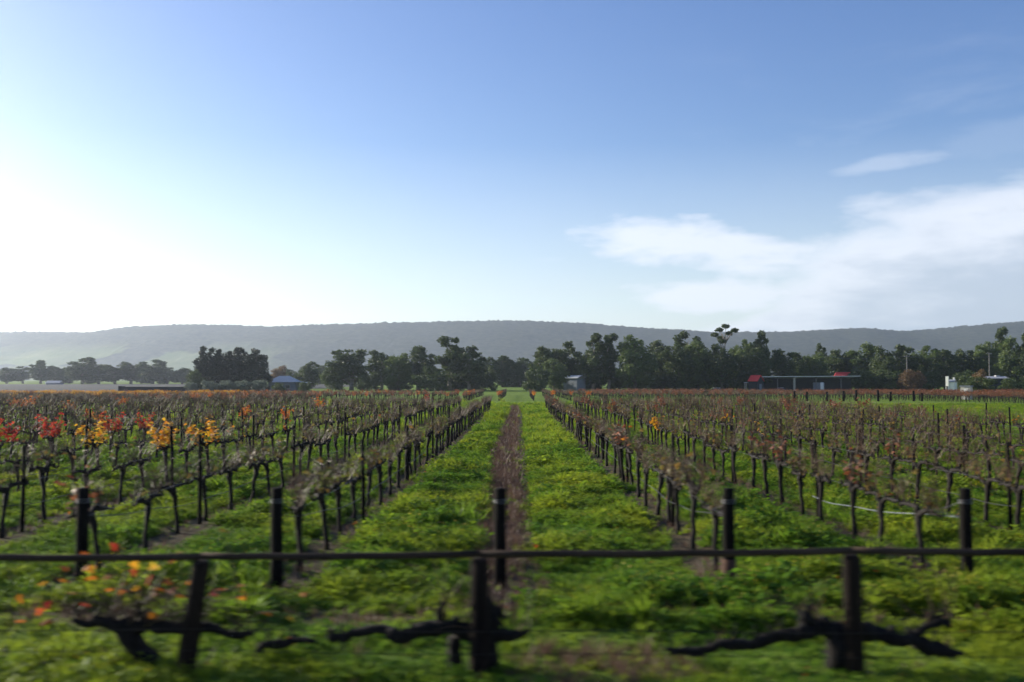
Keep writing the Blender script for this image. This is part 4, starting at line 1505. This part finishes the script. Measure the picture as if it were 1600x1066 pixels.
# long low dark shed on the left
D = 292
b = empty('low_shed', (wx(240, D), D, 0))
tag(b, 'long low dark shed before the grey paddock on the left', 'shed')
part(b, 'wall', lambda m: m.box(-9.5, 9.3, 0, 3, 0, 1.75), M['darkwall'])
part(b, 'roof', lambda m: m.box(-9.8, 9.6, -.3, 3.3, 1.75, 1.9), M['darkwall'])
part(b, 'end_room', lambda m: m.box(-10.6, -9.503, .2, 2.8, 0, 2.1), M['darkwall'])

# pale roof far on the left
D = 600
b = empty('far_house', (wx(80, D), D, 0))
tag(b, 'hazy far house with a pale roof under the far left trees', 'house')
part(b, 'wall', lambda m: m.box(-4, 4, 0, 6, 0, 3.2), M['greywall'])
part(b, 'roof', lambda m: gable(m, -4, 4, 0, 6, 3.2, 4.6, .4), M['paleroof'])


# cars by the shed
def car(px, d, paint, rz, label):
    b = empty('parked_car', (wx(px, d), d, 0), rz)
    tag(b, label, 'car', 'cars parked at the sheds')

    def body(m):
        prof = [(-2.15, .35), (-2.2, .75), (-1.9, .95), (-1.25, 1.0), (2.1, .98), (2.2, .7), (2.15, .35)]
        n = len(prof)
        m.add([(a, s * .85, z) for s in (-1, 1) for a, z in prof], [tuple(range(n)), tuple(range(2 * n - 1, n - 1, -1))] + [(i, i + n, (i + 1) % n + n, (i + 1) % n) for i in range(n)])
    part(b, 'body', body, paint)

    def cab(m):
        prof = [(-1.25, 1.0), (-.55, 1.5), (1.45, 1.5), (1.95, .99)]
        n = len(prof)
        m.add([(a, s * (.8 if z < 1.2 else .68), z) for s in (-1, 1) for a, z in prof], [tuple(range(n)), tuple(range(2 * n - 1, n - 1, -1))] + [(i, i + n, (i + 1) % n + n, (i + 1) % n) for i in range(n)])
    part(b, 'window_band', cab, M['glass'])
    part(b, 'roof', lambda m: m.box(-.5, 1.4, -.66, .66, 1.503, 1.56), M['carwhite'])
    for a in (-1.35, 1.35):
        for s in (-1, 1):
            mb = MB()
            mb.tube([(a, s * .72, .33), (a, s * .88, .33)], .33, 14)
            link('wheel', mb.mesh('wheel', M['tyre'], True), b)


car(1117, 300, M['cardark'], R(4), 'dark car with a pale roof parked left of the red gabled shed')
car(1216, 323, M['cardark'], R(-3), 'dark car with a pale roof parked under the long open shed')

# power poles and their wires
for px, py, lab in ((1415, 556, 'grey power pole left of the small white cottage'), (1543, 552, 'grey power pole right of the small white cottage')):
    D = 322
    H = wz(py, D)
    b = empty('power_pole', (wx(px, D), D, 0))
    tag(b, lab, 'power pole', 'power poles on the right')
    part(b, 'shaft', lambda m: m.tube([(0, 0, -.2), (0, 0, H * .5), (0, 0, H)], [.17, .15, .12], 9), M['pole'])
    part(b, 'crossarm', lambda m: m.box(-.9, .9, -.18, -.10, H - .5, H - .36), M['pole'])
    for q in (-.75, 0.35, .75):
        part(b, 'insulator', lambda m: m.tube([(q, -.14, H - .36), (q, -.14, H - .28), (q, -.14, H - .2)], [.04, .06, .03], 7), M['whitewall'])
for i, off in enumerate((-.75, .75)):
    mb = MB()
    xs = [wx(1290, 322), wx(1415, 322), wx(1543, 322), wx(1700, 322)]
    for a in range(3):
        pts = []
        for q in range(13):
            u = q / 12
            pts.append((xs[a] + (xs[a + 1] - xs[a]) * u, 321.86 + off, 11.5 - .8 * 4 * u * (1 - u)))
        mb.tube(pts, .022, 4)
    tag(link('power_line', mb.mesh('power_line', M['wire'])), '%s of the two thin power lines between the poles' % ('nearer' if i == 0 else 'farther'), 'wire', 'power lines')
